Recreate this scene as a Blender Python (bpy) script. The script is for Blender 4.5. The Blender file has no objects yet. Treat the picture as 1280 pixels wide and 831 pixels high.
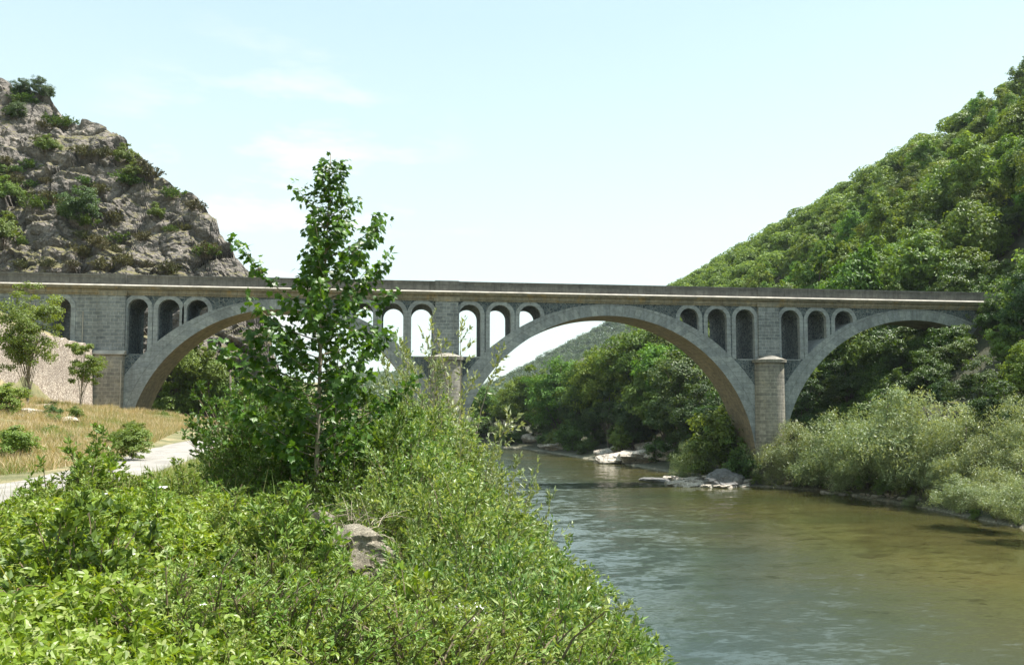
import bpy, math, random
import numpy as np
from mathutils import Vector
R_ = math.radians
S = bpy.context.scene
# ------------------------------------------------------------------ camera
EYE = 8.0; FPX = 990.0; YAW = R_(7.5); PITCH = R_(3.5); SHIFT = 35.0
cam = bpy.data.cameras.new('camera'); co = bpy.data.objects.new('camera', cam); S.collection.objects.link(co)
cam.sensor_width = 36; cam.lens = 36*FPX/1280; cam.shift_y = SHIFT/1280; cam.clip_start = .1; cam.clip_end = 9000
co.location = (0, 0, EYE); co.rotation_euler = (math.pi/2+PITCH, 0, -YAW); S.camera = co
# ------------------------------------------------------------------ light
SUN_EL, SUN_AZ = R_(64), R_(87)      # azimuth clockwise from +Y
w = bpy.data.worlds.new('World'); S.world = w; w.use_nodes = True
nt = w.node_tree; nt.nodes.clear()
def N(nt, t, **kw):
    n = nt.nodes.new(t)
    for k, v in kw.items():
        if k.startswith('i_'): n.inputs[k[2:].replace('_', ' ')].default_value = v
        else: setattr(n, k, v)
    return n
def LK(nt, a, b): nt.links.new(a, b)
sky = N(nt, 'ShaderNodeTexSky', sky_type='NISHITA', sun_disc=False, sun_elevation=SUN_EL, sun_rotation=SUN_AZ, altitude=200, air_density=1.0, dust_density=2.4, ozone_density=2.2)
bg = N(nt, 'ShaderNodeBackground'); bg.inputs['Strength'].default_value = .105
wo = N(nt, 'ShaderNodeOutputWorld'); tc = N(nt, 'ShaderNodeTexCoord')
hs = N(nt, 'ShaderNodeMixRGB', blend_type='MULTIPLY'); hs.inputs[0].default_value = 1; hs.inputs[2].default_value = (1.3, 1.27, 1.02, 1)
LK(nt, sky.outputs[0], hs.inputs[1])
mp = N(nt, 'ShaderNodeMapping'); mp.inputs['Scale'].default_value = (4, 4, 15)
nz = N(nt, 'ShaderNodeTexNoise'); nz.inputs['Scale'].default_value = 1.4; nz.inputs['Detail'].default_value = 6; nz.inputs['Roughness'].default_value = .6
cr = N(nt, 'ShaderNodeValToRGB'); cr.color_ramp.elements[0].position = .5; cr.color_ramp.elements[1].position = .8
LK(nt, tc.outputs['Generated'], mp.inputs[0]); LK(nt, mp.outputs[0], nz.inputs['Vector']); LK(nt, nz.outputs[0], cr.inputs[0])
dt = N(nt, 'ShaderNodeVectorMath', operation='DOT_PRODUCT'); cd = Vector((-.15, .95, .2)).normalized(); dt.inputs[1].default_value = cd
mr = N(nt, 'ShaderNodeMapRange'); mr.inputs[1].default_value = .965; mr.inputs[2].default_value = .997; mr.inputs[3].default_value = 0; mr.inputs[4].default_value = .75
LK(nt, tc.outputs['Generated'], dt.inputs[0]); LK(nt, dt.outputs['Value'], mr.inputs[0])
mm = N(nt, 'ShaderNodeMath', operation='MULTIPLY'); LK(nt, cr.outputs[0], mm.inputs[0]); LK(nt, mr.outputs[0], mm.inputs[1])
mx = N(nt, 'ShaderNodeMixRGB'); mx.inputs[2].default_value = (6.4, 5.7, 5.5, 1)
sz = N(nt, 'ShaderNodeSeparateXYZ'); LK(nt, tc.outputs['Generated'], sz.inputs[0])
er = N(nt, 'ShaderNodeValToRGB'); er.color_ramp.elements[0].position = .0; er.color_ramp.elements[0].color = (4.3, 5.0, 4.75, 1); er.color_ramp.elements[1].position = .45; er.color_ramp.elements[1].color = (2.95, 3.95, 4.25, 1); e2 = er.color_ramp.elements.new(.22); e2.color = (3.95, 4.75, 4.75, 1)
LK(nt, sz.outputs[2], er.inputs[0]); hm = N(nt, 'ShaderNodeMixRGB'); hm.inputs[0].default_value = .8; LK(nt, hs.outputs[0], hm.inputs[1]); LK(nt, er.outputs[0], hm.inputs[2])
LK(nt, mm.outputs[0], mx.inputs[0]); LK(nt, hm.outputs[0], mx.inputs[1]); LK(nt, mx.outputs[0], bg.inputs[0]); LK(nt, bg.outputs[0], wo.inputs[0])
sl = bpy.data.lights.new('sun', 'SUN'); sl.energy = 5.0; sl.angle = R_(.53); sl.color = (1, .955, .88)
so = bpy.data.objects.new('sun', sl); S.collection.objects.link(so)
sv = Vector((math.cos(SUN_EL)*math.sin(SUN_AZ), math.cos(SUN_EL)*math.cos(SUN_AZ), math.sin(SUN_EL)))
so.rotation_euler = (-sv).to_track_quat('-Z', 'Y').to_euler(); so.location = (60, 0, 90)
S.view_settings.view_transform = 'Standard'; S.view_settings.look = 'None'; S.view_settings.gamma = 1; S.view_settings.exposure = 1.2
S.view_settings.use_curve_mapping = False
S.render.engine = 'CYCLES'
try:
    S.cycles.use_denoising = True; S.cycles.max_bounces = 8; S.cycles.transparent_max_bounces = 8; S.cycles.volume_bounces = 0
    S.cycles.transmission_bounces = 5; S.cycles.diffuse_bounces = 4; S.cycles.sample_clamp_indirect = 6
except Exception: pass
# ------------------------------------------------------------------ projection helpers
_f = np.array([math.sin(YAW)*math.cos(PITCH), math.cos(YAW)*math.cos(PITCH), math.sin(PITCH)])
_r = np.array([math.cos(YAW), -math.sin(YAW), 0]); _u = np.cross(_r, _f)
def ray(x, y): return (x-640)/FPX*_r + ((415.5-y)/FPX+SHIFT/FPX)*_u + _f
def at_Y(x, y, Y): d = ray(x, y); s = Y/d[1]; return np.array([s*d[0], Y, EYE+s*d[2]])
def at_Z(x, y, Z): d = ray(x, y); s = (Z-EYE)/d[2]; return np.array([s*d[0], s*d[1], Z])
def topx(P):                       # world -> photo pixel
    q = np.asarray(P, float) - np.array([0, 0, EYE]); z = q@_f
    return 640+FPX*(q@_r)/z, 415.5+SHIFT-FPX*(q@_u)/z, z
# ------------------------------------------------------------------ noise
def _hash(i, j, k, s=0):
    n = (i.astype(np.int64)*73856093) ^ (j.astype(np.int64)*19349663) ^ (k.astype(np.int64)*83492791) ^ (s*2654435761 & 0x7fffffff)
    n = (n ^ (n >> 13)) & 0x7fffffff; n = (n*1274126177) & 0x7fffffff; n = n ^ (n >> 16); n = (n*668265263) & 0x7fffffff
    return ((n ^ (n >> 15)) & 0xffffff)/16777215.0
def vnoise(P, s=0):
    P = np.asarray(P, float); i = np.floor(P); f = P-i; f = f*f*(3-2*f); i = i.astype(np.int64); r = 0
    for a in (0, 1):
        wa = f[..., 0] if a else 1-f[..., 0]
        for b in (0, 1):
            wb = f[..., 1] if b else 1-f[..., 1]
            for c in (0, 1):
                wc = f[..., 2] if c else 1-f[..., 2]
                r = r + wa*wb*wc*_hash(i[..., 0]+a, i[..., 1]+b, i[..., 2]+c, s)
    return r
def fbm(P, o=4, s=0):
    P = np.asarray(P, float); r = 0; a = .5; t = 0
    for k in range(o): r = r+a*vnoise(P*2**k, s+k); t += a; a *= .5
    return r/t
def ridged(P, o=4, s=0):
    P = np.asarray(P, float); r = 0; a = .5; t = 0
    for k in range(o): r = r+a*(1-np.abs(2*vnoise(P*2**k, s+k)-1)); t += a; a *= .5
    return r/t
def worley(P, s=0):                # F1, F2, random value of the cell
    P = np.asarray(P, float); i = np.floor(P).astype(np.int64)
    F1 = np.full(P.shape[:-1], 9.); F2 = F1.copy(); V = F1*0
    for a in (-1, 0, 1):
        for b in (-1, 0, 1):
            for c in (-1, 0, 1):
                I, J, K = i[..., 0]+a, i[..., 1]+b, i[..., 2]+c
                d = np.sqrt((I+_hash(I, J, K, s)-P[..., 0])**2+(J+_hash(I, J, K, s+1)-P[..., 1])**2+(K+_hash(I, J, K, s+2)-P[..., 2])**2)
                v = _hash(I, J, K, s+3); n1 = d < F1
                F2 = np.where(n1, F1, np.minimum(F2, d)); V = np.where(n1, v, V); F1 = np.where(n1, d, F1)
    return F1, F2, V
def sstep(a, b, x): t = np.clip((x-a)/(b-a), 0, 1); return t*t*(3-2*t)
# ------------------------------------------------------------------ objects
def link(o): S.collection.objects.link(o); return o
def raw_mesh(name, V, quads=None, tris=None, smooth=False, uv=None, mat_idx=None):
    V = np.asarray(V, np.float32); me = bpy.data.meshes.new(name)
    L = []; st = []; tot = []; n = 0
    for F, k in ((quads, 4), (tris, 3)):
        if F is not None and len(F):
            F = np.asarray(F, np.int32); L.append(F.ravel()); st.append(n+np.arange(len(F))*k); tot.append(np.full(len(F), k)); n += len(F)*k
    L = np.concatenate(L); st = np.concatenate(st).astype(np.int32); tot = np.concatenate(tot).astype(np.int32)
    me.vertices.add(len(V)); me.vertices.foreach_set('co', V.ravel()); me.loops.add(len(L)); me.loops.foreach_set('vertex_index', L)
    me.polygons.add(len(st)); me.polygons.foreach_set('loop_start', st); me.polygons.foreach_set('loop_total', tot)
    me.polygons.foreach_set('use_smooth', np.full(len(st), bool(smooth)))
    if mat_idx is not None: me.polygons.foreach_set('material_index', np.asarray(mat_idx, np.int32))
    me.update(calc_edges=True)
    if uv is not None:
        l = me.uv_layers.new(name='UVMap'); l.data.foreach_set('uv', np.asarray(uv, np.float32).ravel())
    return me
def mobj(name, me, mat, parent=None, loc=None):
    o = bpy.data.objects.new(name, me); link(o)
    if mat is not None:
        for m in (mat if isinstance(mat, (list, tuple)) else [mat]): me.materials.append(m)
    if parent: o.parent = parent
    if loc is not None: o.location = loc
    return o
def tag(o, label=None, cat=None, group=None, kind=None):
    if label: o['label'] = label
    if cat: o['category'] = cat
    if group: o['group'] = group
    if kind: o['kind'] = kind
    return o
def thing(name, label, cat, loc=(0, 0, 0), rz=0, group=None):
    o = link(bpy.data.objects.new(name, None)); o.empty_display_size = .2; o.location = loc; o.rotation_euler = (0, 0, rz)
    return tag(o, label, cat, group)
def copy_tree(o, parent=None):
    c = o.copy(); link(c); c.parent = parent
    for ch in [x for x in KIDS.get(o.name, [])]:
        copy_tree(ch, c)
    return c
KIDS = {}
def kid(o, p): KIDS.setdefault(p.name, []).append(o); return o
USED = set()
def use(proto, loc, rz=0, sc=1, label=None, group=None, cat=None, name=None):
    if proto.name in USED: o = copy_tree(proto)
    else: o = proto; USED.add(proto.name)
    o.location = loc; o.rotation_euler = (0, 0, rz); o.scale = (sc, sc, sc) if not isinstance(sc, tuple) else sc
    if label: o['label'] = label
    if cat: o['category'] = cat
    if group: o['group'] = group
    elif 'group' in o.keys(): del o['group']
    return o
class Geo:
    def __init__(s): s.V = []; s.Q = []; s.T = []; s.n = 0
    def add(s, V, Q=None, T=None):
        V = np.asarray(V, float)
        if Q is not None and len(Q): s.Q.append(np.asarray(Q, int)+s.n)
        if T is not None and len(T): s.T.append(np.asarray(T, int)+s.n)
        s.V.append(V); s.n += len(V)
    def box(s, x0, x1, y0, y1, z0, z1):
        V = [(x, y, z) for x in (x0, x1) for y in (y0, y1) for z in (z0, z1)]
        s.add(V, [(0, 1, 3, 2), (4, 6, 7, 5), (0, 4, 5, 1), (2, 3, 7, 6), (0, 2, 6, 4), (1, 5, 7, 3)])
    def tube(s, P, r, k=5, cap=True):
        P = np.asarray(P, float); r = np.broadcast_to(np.asarray(r, float), (len(P),)); n = len(P)
        T = np.gradient(P, axis=0); T /= np.linalg.norm(T, axis=1)[:, None]+1e-9
        a = np.where(np.abs(T[:, 2:3]) < .9, np.array([[0, 0, 1.]]), np.array([[1., 0, 0]])); U = np.cross(T, a); U /= np.linalg.norm(U, axis=1)[:, None]; W = np.cross(T, U)
        # keep frame steady
        for i in range(1, n):
            u = U[i-1]-T[i]*(U[i-1]@T[i]); u /= np.linalg.norm(u)+1e-9; U[i] = u; W[i] = np.cross(T[i], u)
        an = np.arange(k)*2*math.pi/k
        V = P[:, None]+r[:, None, None]*(np.cos(an)[None, :, None]*U[:, None]+np.sin(an)[None, :, None]*W[:, None])
        i = np.arange(n-1)[:, None]*k; j = np.arange(k)[None]; j2 = (j+1) % k
        Q = np.stack([i+j, i+j2, i+k+j2, i+k+j], -1).reshape(-1, 4)
        V = V.reshape(-1, 3); T3 = None
        if cap:
            V = np.vstack([V, P[-1:]]); b = (n-1)*k; T3 = [(b+q, b+(q+1) % k, n*k) for q in range(k)]
        s.add(V, Q, T3)
    def leaves(s, P, D, Nn, L, tv, tf):
        """copies of a leaf template; tv in (along, side, up)"""
        P = np.asarray(P, float); D = D/(np.linalg.norm(D, axis=1)[:, None]+1e-9); W = np.cross(Nn, D); W /= np.linalg.norm(W, axis=1)[:, None]+1e-9; U = np.cross(D, W)
        tv = np.asarray(tv, float); k = len(tv); L = np.broadcast_to(np.asarray(L, float), (len(P),))[:, None, None]
        V = P[:, None]+L*(tv[None, :, 0:1]*D[:, None]+tv[None, :, 1:2]*W[:, None]+tv[None, :, 2:3]*U[:, None])
        b = (np.arange(len(P))*k)[:, None, None]
        q = [f for f in tf if len(f) == 4]; t = [f for f in tf if len(f) == 3]
        s.add(V.reshape(-1, 3), (b+np.array(q)[None]).reshape(-1, 4) if q else None, (b+np.array(t)[None]).reshape(-1, 3) if t else None)
    def mesh(s, name, smooth=False):
        return raw_mesh(name, np.vstack(s.V), np.vstack(s.Q) if s.Q else None, np.vstack(s.T) if s.T else None, smooth)
    def build(s, name, mat, parent=None, smooth=False):
        o = mobj(name, s.mesh(name, smooth), mat, parent)
        if parent: kid(o, parent)
        return o
# ------------------------------------------------------------------ materials
def new_mat(name):
    m = bpy.data.materials.new(name); m.use_nodes = True; nt = m.node_tree; b = nt.nodes['Principled BSDF']; return m, nt, b
def ramp(nt, fac, stops):
    r = N(nt, 'ShaderNodeValToRGB'); e = r.color_ramp.elements
    while len(e) < len(stops): e.new(.5)
    for i, (p, c) in enumerate(stops): e[i].position = p; e[i].color = tuple(c)+(1,) if len(c) == 3 else c
    LK(nt, fac, r.inputs[0]); return r.outputs[0]
def noise(nt, vec, scale, detail=5, rough=.6, sc=None):
    if sc is not None:
        m = N(nt, 'ShaderNodeMapping'); m.inputs['Scale'].default_value = sc; LK(nt, vec, m.inputs[0]); vec = m.outputs[0]
    n = N(nt, 'ShaderNodeTexNoise'); n.inputs['Scale'].default_value = scale; n.inputs['Detail'].default_value = detail; n.inputs['Roughness'].default_value = rough
    LK(nt, vec, n.inputs['Vector']); return n.outputs[0]
def mix(nt, fac, a, b, mode='MIX'):
    m = N(nt, 'ShaderNodeMixRGB', blend_type=mode)
    for i, v in enumerate((fac, a, b)):
        if hasattr(v, 'is_linked') or hasattr(v, 'links'): LK(nt, v, m.inputs[i])
        elif i == 0: m.inputs[0].default_value = v
        else: m.inputs[i].default_value = tuple(v)+(1,)
    return m.outputs[0]
def bump(nt, b, h, strength=.5, dist=.05):
    n = N(nt, 'ShaderNodeBump'); n.inputs['Strength'].default_value = strength; n.inputs['Distance'].default_value = dist
    LK(nt, h, n.inputs['Height']); LK(nt, n.outputs[0], b.inputs['Normal'])
def obj_vec(nt): return N(nt, 'ShaderNodeTexCoord').outputs['Object']
def geo_pos(nt): return N(nt, 'ShaderNodeNewGeometry').outputs['Position']
def leaf_mat(name, cols, trans=.35, rough=.5, objvar=.25, spec=.35):
    m, nt, b = new_mat(name); g = N(nt, 'ShaderNodeNewGeometry'); oi = N(nt, 'ShaderNodeObjectInfo')
    c = ramp(nt, g.outputs['Random Per Island'], [(i/(len(cols)-1), c) for i, c in enumerate(cols)])
    h = N(nt, 'ShaderNodeHueSaturation'); LK(nt, c, h.inputs['Color'])
    v = N(nt, 'ShaderNodeMapRange'); v.inputs[3].default_value = 1-objvar; v.inputs[4].default_value = 1+objvar; LK(nt, oi.outputs['Random'], v.inputs[0]); LK(nt, v.outputs[0], h.inputs['Value'])
    mu = N(nt, 'ShaderNodeMath', operation='MULTIPLY_ADD'); mu.inputs[1].default_value = 7.31; mu.inputs[2].default_value = .0; LK(nt, oi.outputs['Random'], mu.inputs[0])
    fr = N(nt, 'ShaderNodeMath', operation='FRACT'); LK(nt, mu.outputs[0], fr.inputs[0])
    v2 = N(nt, 'ShaderNodeMapRange'); v2.inputs[3].default_value = .5-.035*objvar/.25; v2.inputs[4].default_value = .5+.02*objvar/.25; LK(nt, fr.outputs[0], v2.inputs[0]); LK(nt, v2.outputs[0], h.inputs['Hue'])
    LK(nt, h.outputs[0], b.inputs['Base Color']); b.inputs['Roughness'].default_value = rough; b.inputs['Specular IOR Level'].default_value = spec
    t = N(nt, 'ShaderNodeBsdfTranslucent'); tcx = mix(nt, 1.0, h.outputs[0], (1.5, 1.35, .5), 'MULTIPLY'); LK(nt, tcx, t.inputs[0])
    ms = N(nt, 'ShaderNodeMixShader'); ms.inputs[0].default_value = trans; LK(nt, b.outputs[0], ms.inputs[1]); LK(nt, t.outputs[0], ms.inputs[2])
    LK(nt, ms.outputs[0], nt.nodes['Material Output'].inputs['Surface']); return m
M = {}
M['oak'] = leaf_mat('oak_leaves', [(.065, .125, .02), (.1, .185, .03), (.15, .25, .045)], spec=.2)
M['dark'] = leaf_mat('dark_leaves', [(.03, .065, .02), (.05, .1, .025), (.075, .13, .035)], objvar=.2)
M['hill'] = leaf_mat('hill_leaves', [(.075, .135, .03), (.115, .195, .042), (.17, .265, .06)], objvar=.3, spec=.15)
M['far'] = leaf_mat('far_leaves', [(.05, .085, .04), (.07, .11, .05)], objvar=.1)
M['bright'] = leaf_mat('bright_leaves', [(.09, .15, .025), (.13, .2, .035), (.16, .24, .05)], objvar=.15)
M['willow'] = leaf_mat('willow_leaves', [(.14, .19, .075), (.22, .28, .125), (.36, .42, .27)], trans=.28, rough=.4, objvar=.14)
M['willow_b'] = leaf_mat('basket_willow_leaves', [(.075, .14, .028), (.12, .205, .045), (.2, .29, .085), (.36, .44, .24)], trans=.35, rough=.4, objvar=.14)
M['maple'] = leaf_mat('maple_leaves', [(.028, .075, .01), (.05, .125, .016), (.1, .2, .03)], trans=.4, rough=.4, objvar=.05)
M['bramble'] = leaf_mat('bramble_leaves', [(.09, .15, .015), (.14, .23, .02), (.18, .28, .028), (.23, .33, .05), (.33, .38, .16)], trans=.4, rough=.4, objvar=.05)
M['under'] = leaf_mat('undergrowth_leaves', [(.04, .085, .015), (.07, .135, .022), (.11, .19, .035)], trans=.3, rough=.45, objvar=.15)
M['robinia'] = leaf_mat('feathery_leaves', [(.1, .16, .03), (.14, .21, .045), (.19, .27, .07)], trans=.45, objvar=.1)
M['heather'] = leaf_mat('heath_leaves', [(.07, .07, .03), (.09, .1, .035), (.12, .12, .05)], trans=.15, objvar=.25)
M['weed'] = leaf_mat('weed_leaves', [(.11, .19, .03), (.16, .25, .05), (.24, .31, .1)], trans=.3, objvar=.15)
M['dry'] = leaf_mat('dry_grass', [(.32, .25, .13), (.42, .34, .2), (.5, .42, .28), (.42, .34, .2), (.24, .25, .11)], trans=.3, objvar=.05)
M['grass'] = leaf_mat('green_grass', [(.08, .15, .025), (.13, .2, .04), (.2, .25, .07), (.3, .28, .12)], trans=.35, objvar=.05)
def simple(name, c1, c2, scale=4, rough=.85, bs=.4, bd=.03, sc=None):
    m, nt, b = new_mat(name); v = obj_vec(nt); n = noise(nt, v, scale, 7, .65, sc)
    LK(nt, ramp(nt, n, [(.3, c1), (.7, c2)]), b.inputs['Base Color']); b.inputs['Roughness'].default_value = rough; bump(nt, b, n, bs, bd); return m
M['bark'] = simple('bark', (.05, .04, .03), (.16, .13, .1), 6, sc=(1, 1, .2))
M['pale_bark'] = simple('pale_bark', (.16, .13, .09), (.32, .28, .21), 8, sc=(1, 1, .2))
M['twig'] = simple('twigs', (.1, .08, .05), (.2, .15, .09), 10)
M['cane'] = simple('red_cane', (.12, .06, .04), (.2, .13, .07), 10)
M['petal'] = simple('white_petals', (.7, .7, .66), (.85, .85, .8), 10)
M['poppy'] = simple('red_petals', (.6, .03, .02), (.7, .06, .03), 10)
# masonry
def streaks(nt, v, col, amt=.5, dark=(.35, .34, .33)):
    n = noise(nt, v, 1, 6, .7, (2.2, 2.2, .22)); f = ramp(nt, n, [(.42, (0, 0, 0)), (.72, (amt, amt, amt))]); n2 = noise(nt, v, .35, 5, .6); 
    c = mix(nt, f, col, mix(nt, 1, col, dark, 'MULTIPLY'))
    return mix(nt, 1, c, ramp(nt, n2, [(.3, (.78, .78, .78)), (.7, (1.12, 1.12, 1.1))]), 'MULTIPLY')
def ashlar(name, c1, c2, mortar, bw, bh, uv=False, ms=.018, amt=.5, blotch=None):
    m, nt, b = new_mat(name); v = obj_vec(nt)
    if uv: vec = N(nt, 'ShaderNodeTexCoord').outputs['UV']
    else:
        sp = N(nt, 'ShaderNodeSeparateXYZ'); LK(nt, v, sp.inputs[0]); ad = N(nt, 'ShaderNodeMath', operation='ADD'); LK(nt, sp.outputs[0], ad.inputs[0]); LK(nt, sp.outputs[1], ad.inputs[1])
        cb = N(nt, 'ShaderNodeCombineXYZ'); LK(nt, ad.outputs[0], cb.inputs[0]); LK(nt, sp.outputs[2], cb.inputs[1]); vec = cb.outputs[0]
    br = N(nt, 'ShaderNodeTexBrick'); LK(nt, vec, br.inputs['Vector']); br.inputs['Scale'].default_value = 1; br.inputs['Brick Width'].default_value = bw; br.inputs['Row Height'].default_value = bh
    br.inputs['Mortar Size'].default_value = ms; br.inputs['Mortar Smooth'].default_value = .3
    for k, c in (('Color1', c1), ('Color2', c2), ('Mortar', mortar)): br.inputs[k].default_value = tuple(c)+(1,)
    n = noise(nt, v, 3, 8, .7); c = mix(nt, .75, br.outputs['Color'], ramp(nt, n, [(.3, (.6, .6, .6)), (.7, (1.35, 1.35, 1.35))]), 'MULTIPLY')
    if blotch:
        n3 = noise(nt, v, .8, 6, .7); c = mix(nt, ramp(nt, n3, [(.55, (0, 0, 0)), (.66, (.8, .8, .8))]), c, blotch)
    c = streaks(nt, v, c, amt)
    LK(nt, c, b.inputs['Base Color']); b.inputs['Roughness'].default_value = .9
    h = mix(nt, .35, ramp(nt, br.outputs['Fac'], [(0, (1, 1, 1)), (1, (0, 0, 0))]), n); bump(nt, b, h, .7, .04); return m
def rubble(name, c1, c2, joint, scale, jw=.06, amt=.4):
    m, nt, b = new_mat(name); v = obj_vec(nt)
    vo = N(nt, 'ShaderNodeTexVoronoi', feature='DISTANCE_TO_EDGE'); vo.inputs['Scale'].default_value = scale; LK(nt, v, vo.inputs['Vector'])
    vc = N(nt, 'ShaderNodeTexVoronoi', feature='F1'); vc.inputs['Scale'].default_value = scale; LK(nt, v, vc.inputs['Vector'])
    sp = N(nt, 'ShaderNodeSeparateColor'); LK(nt, vc.outputs['Color'], sp.inputs[0])
    c = ramp(nt, sp.outputs[0], [(0, c1), (1, c2)]); e = ramp(nt, vo.outputs['Distance'], [(jw*.6, (0, 0, 0)), (jw*1.5, (1, 1, 1))])
    n = noise(nt, v, 5, 7, .7); c = mix(nt, e, joint, c); c = mix(nt, .6, c, ramp(nt, n, [(.3, (.6, .6, .6)), (.7, (1.3, 1.3, 1.3))]), 'MULTIPLY'); c = streaks(nt, v, c, amt)
    LK(nt, c, b.inputs['Base Color']); b.inputs['Roughness'].default_value = .9; bump(nt, b, mix(nt, .3, e, n), .8, .06); return m
M['ring'] = ashlar('arch_stone', (.33, .355, .36), (.25, .275, .29), (.19, .205, .21), .62, 1.3, True, .018, .45)
M['soffit'] = ashlar('soffit_stone', (.27, .22, .15), (.2, .165, .12), (.33, .28, .21), .5, .42, True, .012, .3)
M['rubble'] = rubble('dark_rubble', (.04, .06, .075), (.12, .15, .165), (.21, .23, .23), 3.2, .05)
M['pier'] = ashlar('pier_stone', (.27, .29, .3), (.17, .19, .205), (.36, .37, .36), .72, .34, False, .03, .45)
M['trim'] = ashlar('trim_stone', (.33, .36, .37), (.28, .3, .32), (.22, .23, .23), 2.4, .42, False, .02, .25)
M['base'] = ashlar('pier_base_stone', (.31, .29, .25), (.2, .19, .17), (.38, .36, .31), .72, .36, False, .03, .5, (.4, .36, .28))
M['cornice'] = ashlar('cornice_stone', (.3, .26, .19), (.24, .22, .17), (.15, .14, .12), 1.6, 3, False, .02, .6, (.34, .24, .1))
M['parapet'] = ashlar('parapet_stone', (.2, .19, .175), (.155, .15, .142), (.12, .115, .11), 1.8, .5, False, .02, .7)
M['edge'] = simple('pale_ledge_stone', (.26, .24, .21), (.5, .46, .4), 1.2)
M['wallstone'] = rubble('pale_rubble', (.36, .3, .25), (.56, .49, .42), (.2, .16, .13), 4.6, .05, .35)
def rock_mat(name, cols, s=1.0, green=0.0):
    m, nt, b = new_mat(name); v = obj_vec(nt); n = noise(nt, v, .5*s, 9, .68); n2 = noise(nt, v, 3.2*s, 9, .72); n3 = noise(nt, v, .16*s, 4, .6)
    vo = N(nt, 'ShaderNodeTexVoronoi', feature='DISTANCE_TO_EDGE'); vo.inputs['Scale'].default_value = 1.1*s
    vv = N(nt, 'ShaderNodeVectorMath', operation='ADD'); 
    sc = N(nt, 'ShaderNodeVectorMath', operation='SCALE'); sc.inputs['Scale'].default_value = 1.2; nn = N(nt, 'ShaderNodeTexNoise'); nn.inputs['Scale'].default_value = .9*s; LK(nt, v, nn.inputs['Vector'])
    LK(nt, nn.outputs['Color'], sc.inputs[0]); LK(nt, v, vv.inputs[0]); LK(nt, sc.outputs[0], vv.inputs[1]); LK(nt, vv.outputs[0], vo.inputs['Vector'])
    c = ramp(nt, n, [(.3, cols[0]), (.5, cols[1]), (.68, cols[2])])
    c = mix(nt, 1, c, ramp(nt, n2, [(.3, (.55, .53, .52)), (.7, (1.3, 1.3, 1.3))]), 'MULTIPLY')
    c = mix(nt, ramp(nt, vo.outputs['Distance'], [(0, (.55, .55, .55)), (.05, (0, 0, 0))]), c, (.07, .06, .05))
    if green: 
        g = N(nt, 'ShaderNodeNewGeometry'); sx = N(nt, 'ShaderNodeSeparateXYZ'); LK(nt, g.outputs['Normal'], sx.inputs[0])
        a = N(nt, 'ShaderNodeMath', operation='MULTIPLY_ADD'); LK(nt, n3, a.inputs[0]); a.inputs[1].default_value = 1.8; LK(nt, sx.outputs[2], a.inputs[2])
        a2 = N(nt, 'ShaderNodeMath', operation='MULTIPLY'); LK(nt, a.outputs[0], a2.inputs[0]); a2.inputs[1].default_value = .5
        gc = ramp(nt, n2, [(.3, (.07, .075, .03)), (.6, (.15, .13, .06)), (.8, (.2, .15, .09))])
        c = mix(nt, ramp(nt, a2.outputs[0], [(.73, (0, 0, 0)), (.82, (green, green, green))]), c, gc)
    LK(nt, c, b.inputs['Base Color']); b.inputs['Roughness'].default_value = .92
    h = mix(nt, .5, n2, ramp(nt, vo.outputs['Distance'], [(0, (0, 0, 0)), (.12, (1, 1, 1))])); bump(nt, b, h, .9, .18/s); return m
M['crag'] = rock_mat('crag_rock', [(.075, .068, .062), (.15, .135, .12), (.29, .255, .225)], 1.0, 1.0)
M['shore'] = rock_mat('shore_rock', [(.34, .3, .25), (.5, .45, .38), (.62, .57, .5)], 1.6)
M['darkrock'] = rock_mat('dark_rock', [(.1, .1, .1), (.15, .15, .15), (.2, .19, .18)], 1.2)
M['nearrock'] = rock_mat('pale_rock', [(.19, .165, .12), (.28, .25, .19), (.4, .365, .29)], 7)
# ------------------------------------------------------------------ terrain
RIV = np.array([(5.8, -60), (5, 0), (5.2, 14), (7, 24), (8.2, 60), (8, 100), (4, 122), (-18, 146), (-60, 160), (-260, 170), (-260, 215), (-60, 203), (-12, 190), (14, 173), (23.5, 160), (29, 125), (32, 108), (33.5, 96),
                (33, 88), (34, 80.5), (37.5, 77), (41, 73.5), (41.5, 60), (41, 47), (45, 36), (52, 20), (60, -60)], float)
def river_sd(x, y):
    x = np.asarray(x, float); y = np.asarray(y, float); d = np.full(x.shape, 1e9); ins = np.zeros(x.shape, bool)
    for a, b in zip(RIV, np.roll(RIV, -1, 0)):
        e = b-a; t = np.clip(((x-a[0])*e[0]+(y-a[1])*e[1])/(e@e), 0, 1)
        d = np.minimum(d, np.hypot(x-a[0]-t*e[0], y-a[1]-t*e[1]))
        c = ((a[1] > y) != (b[1] > y)) & (x < (b[0]-a[0])*(y-a[1])/(b[1]-a[1]+1e-12)+a[0]); ins ^= c
    return np.where(ins, -d, d)
ROAD = np.array([(-5.2, -20), (-5.6, 0), (-6.6, 8), (-7.6, 15), (-8.0, 22), (-8.6, 30), (-9.9, 38), (-12, 50), (-14, 65), (-15, 85), (-12, 105), (-14, 130), (-30, 145)], float)
def road_x(y): return np.interp(y, ROAD[:, 1], ROAD[:, 0])
FARP = [at_Y(*p, 900)[[0, 2]] for p in ((-400, 420), (150, 470), (440, 470), (520, 470), (560, 482), (600, 487), (640, 470), (700, 438), (780, 396), (860, 350), (1000, 290), (1280, 200), (1700, 120))]
FARP = np.array(FARP)
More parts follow.
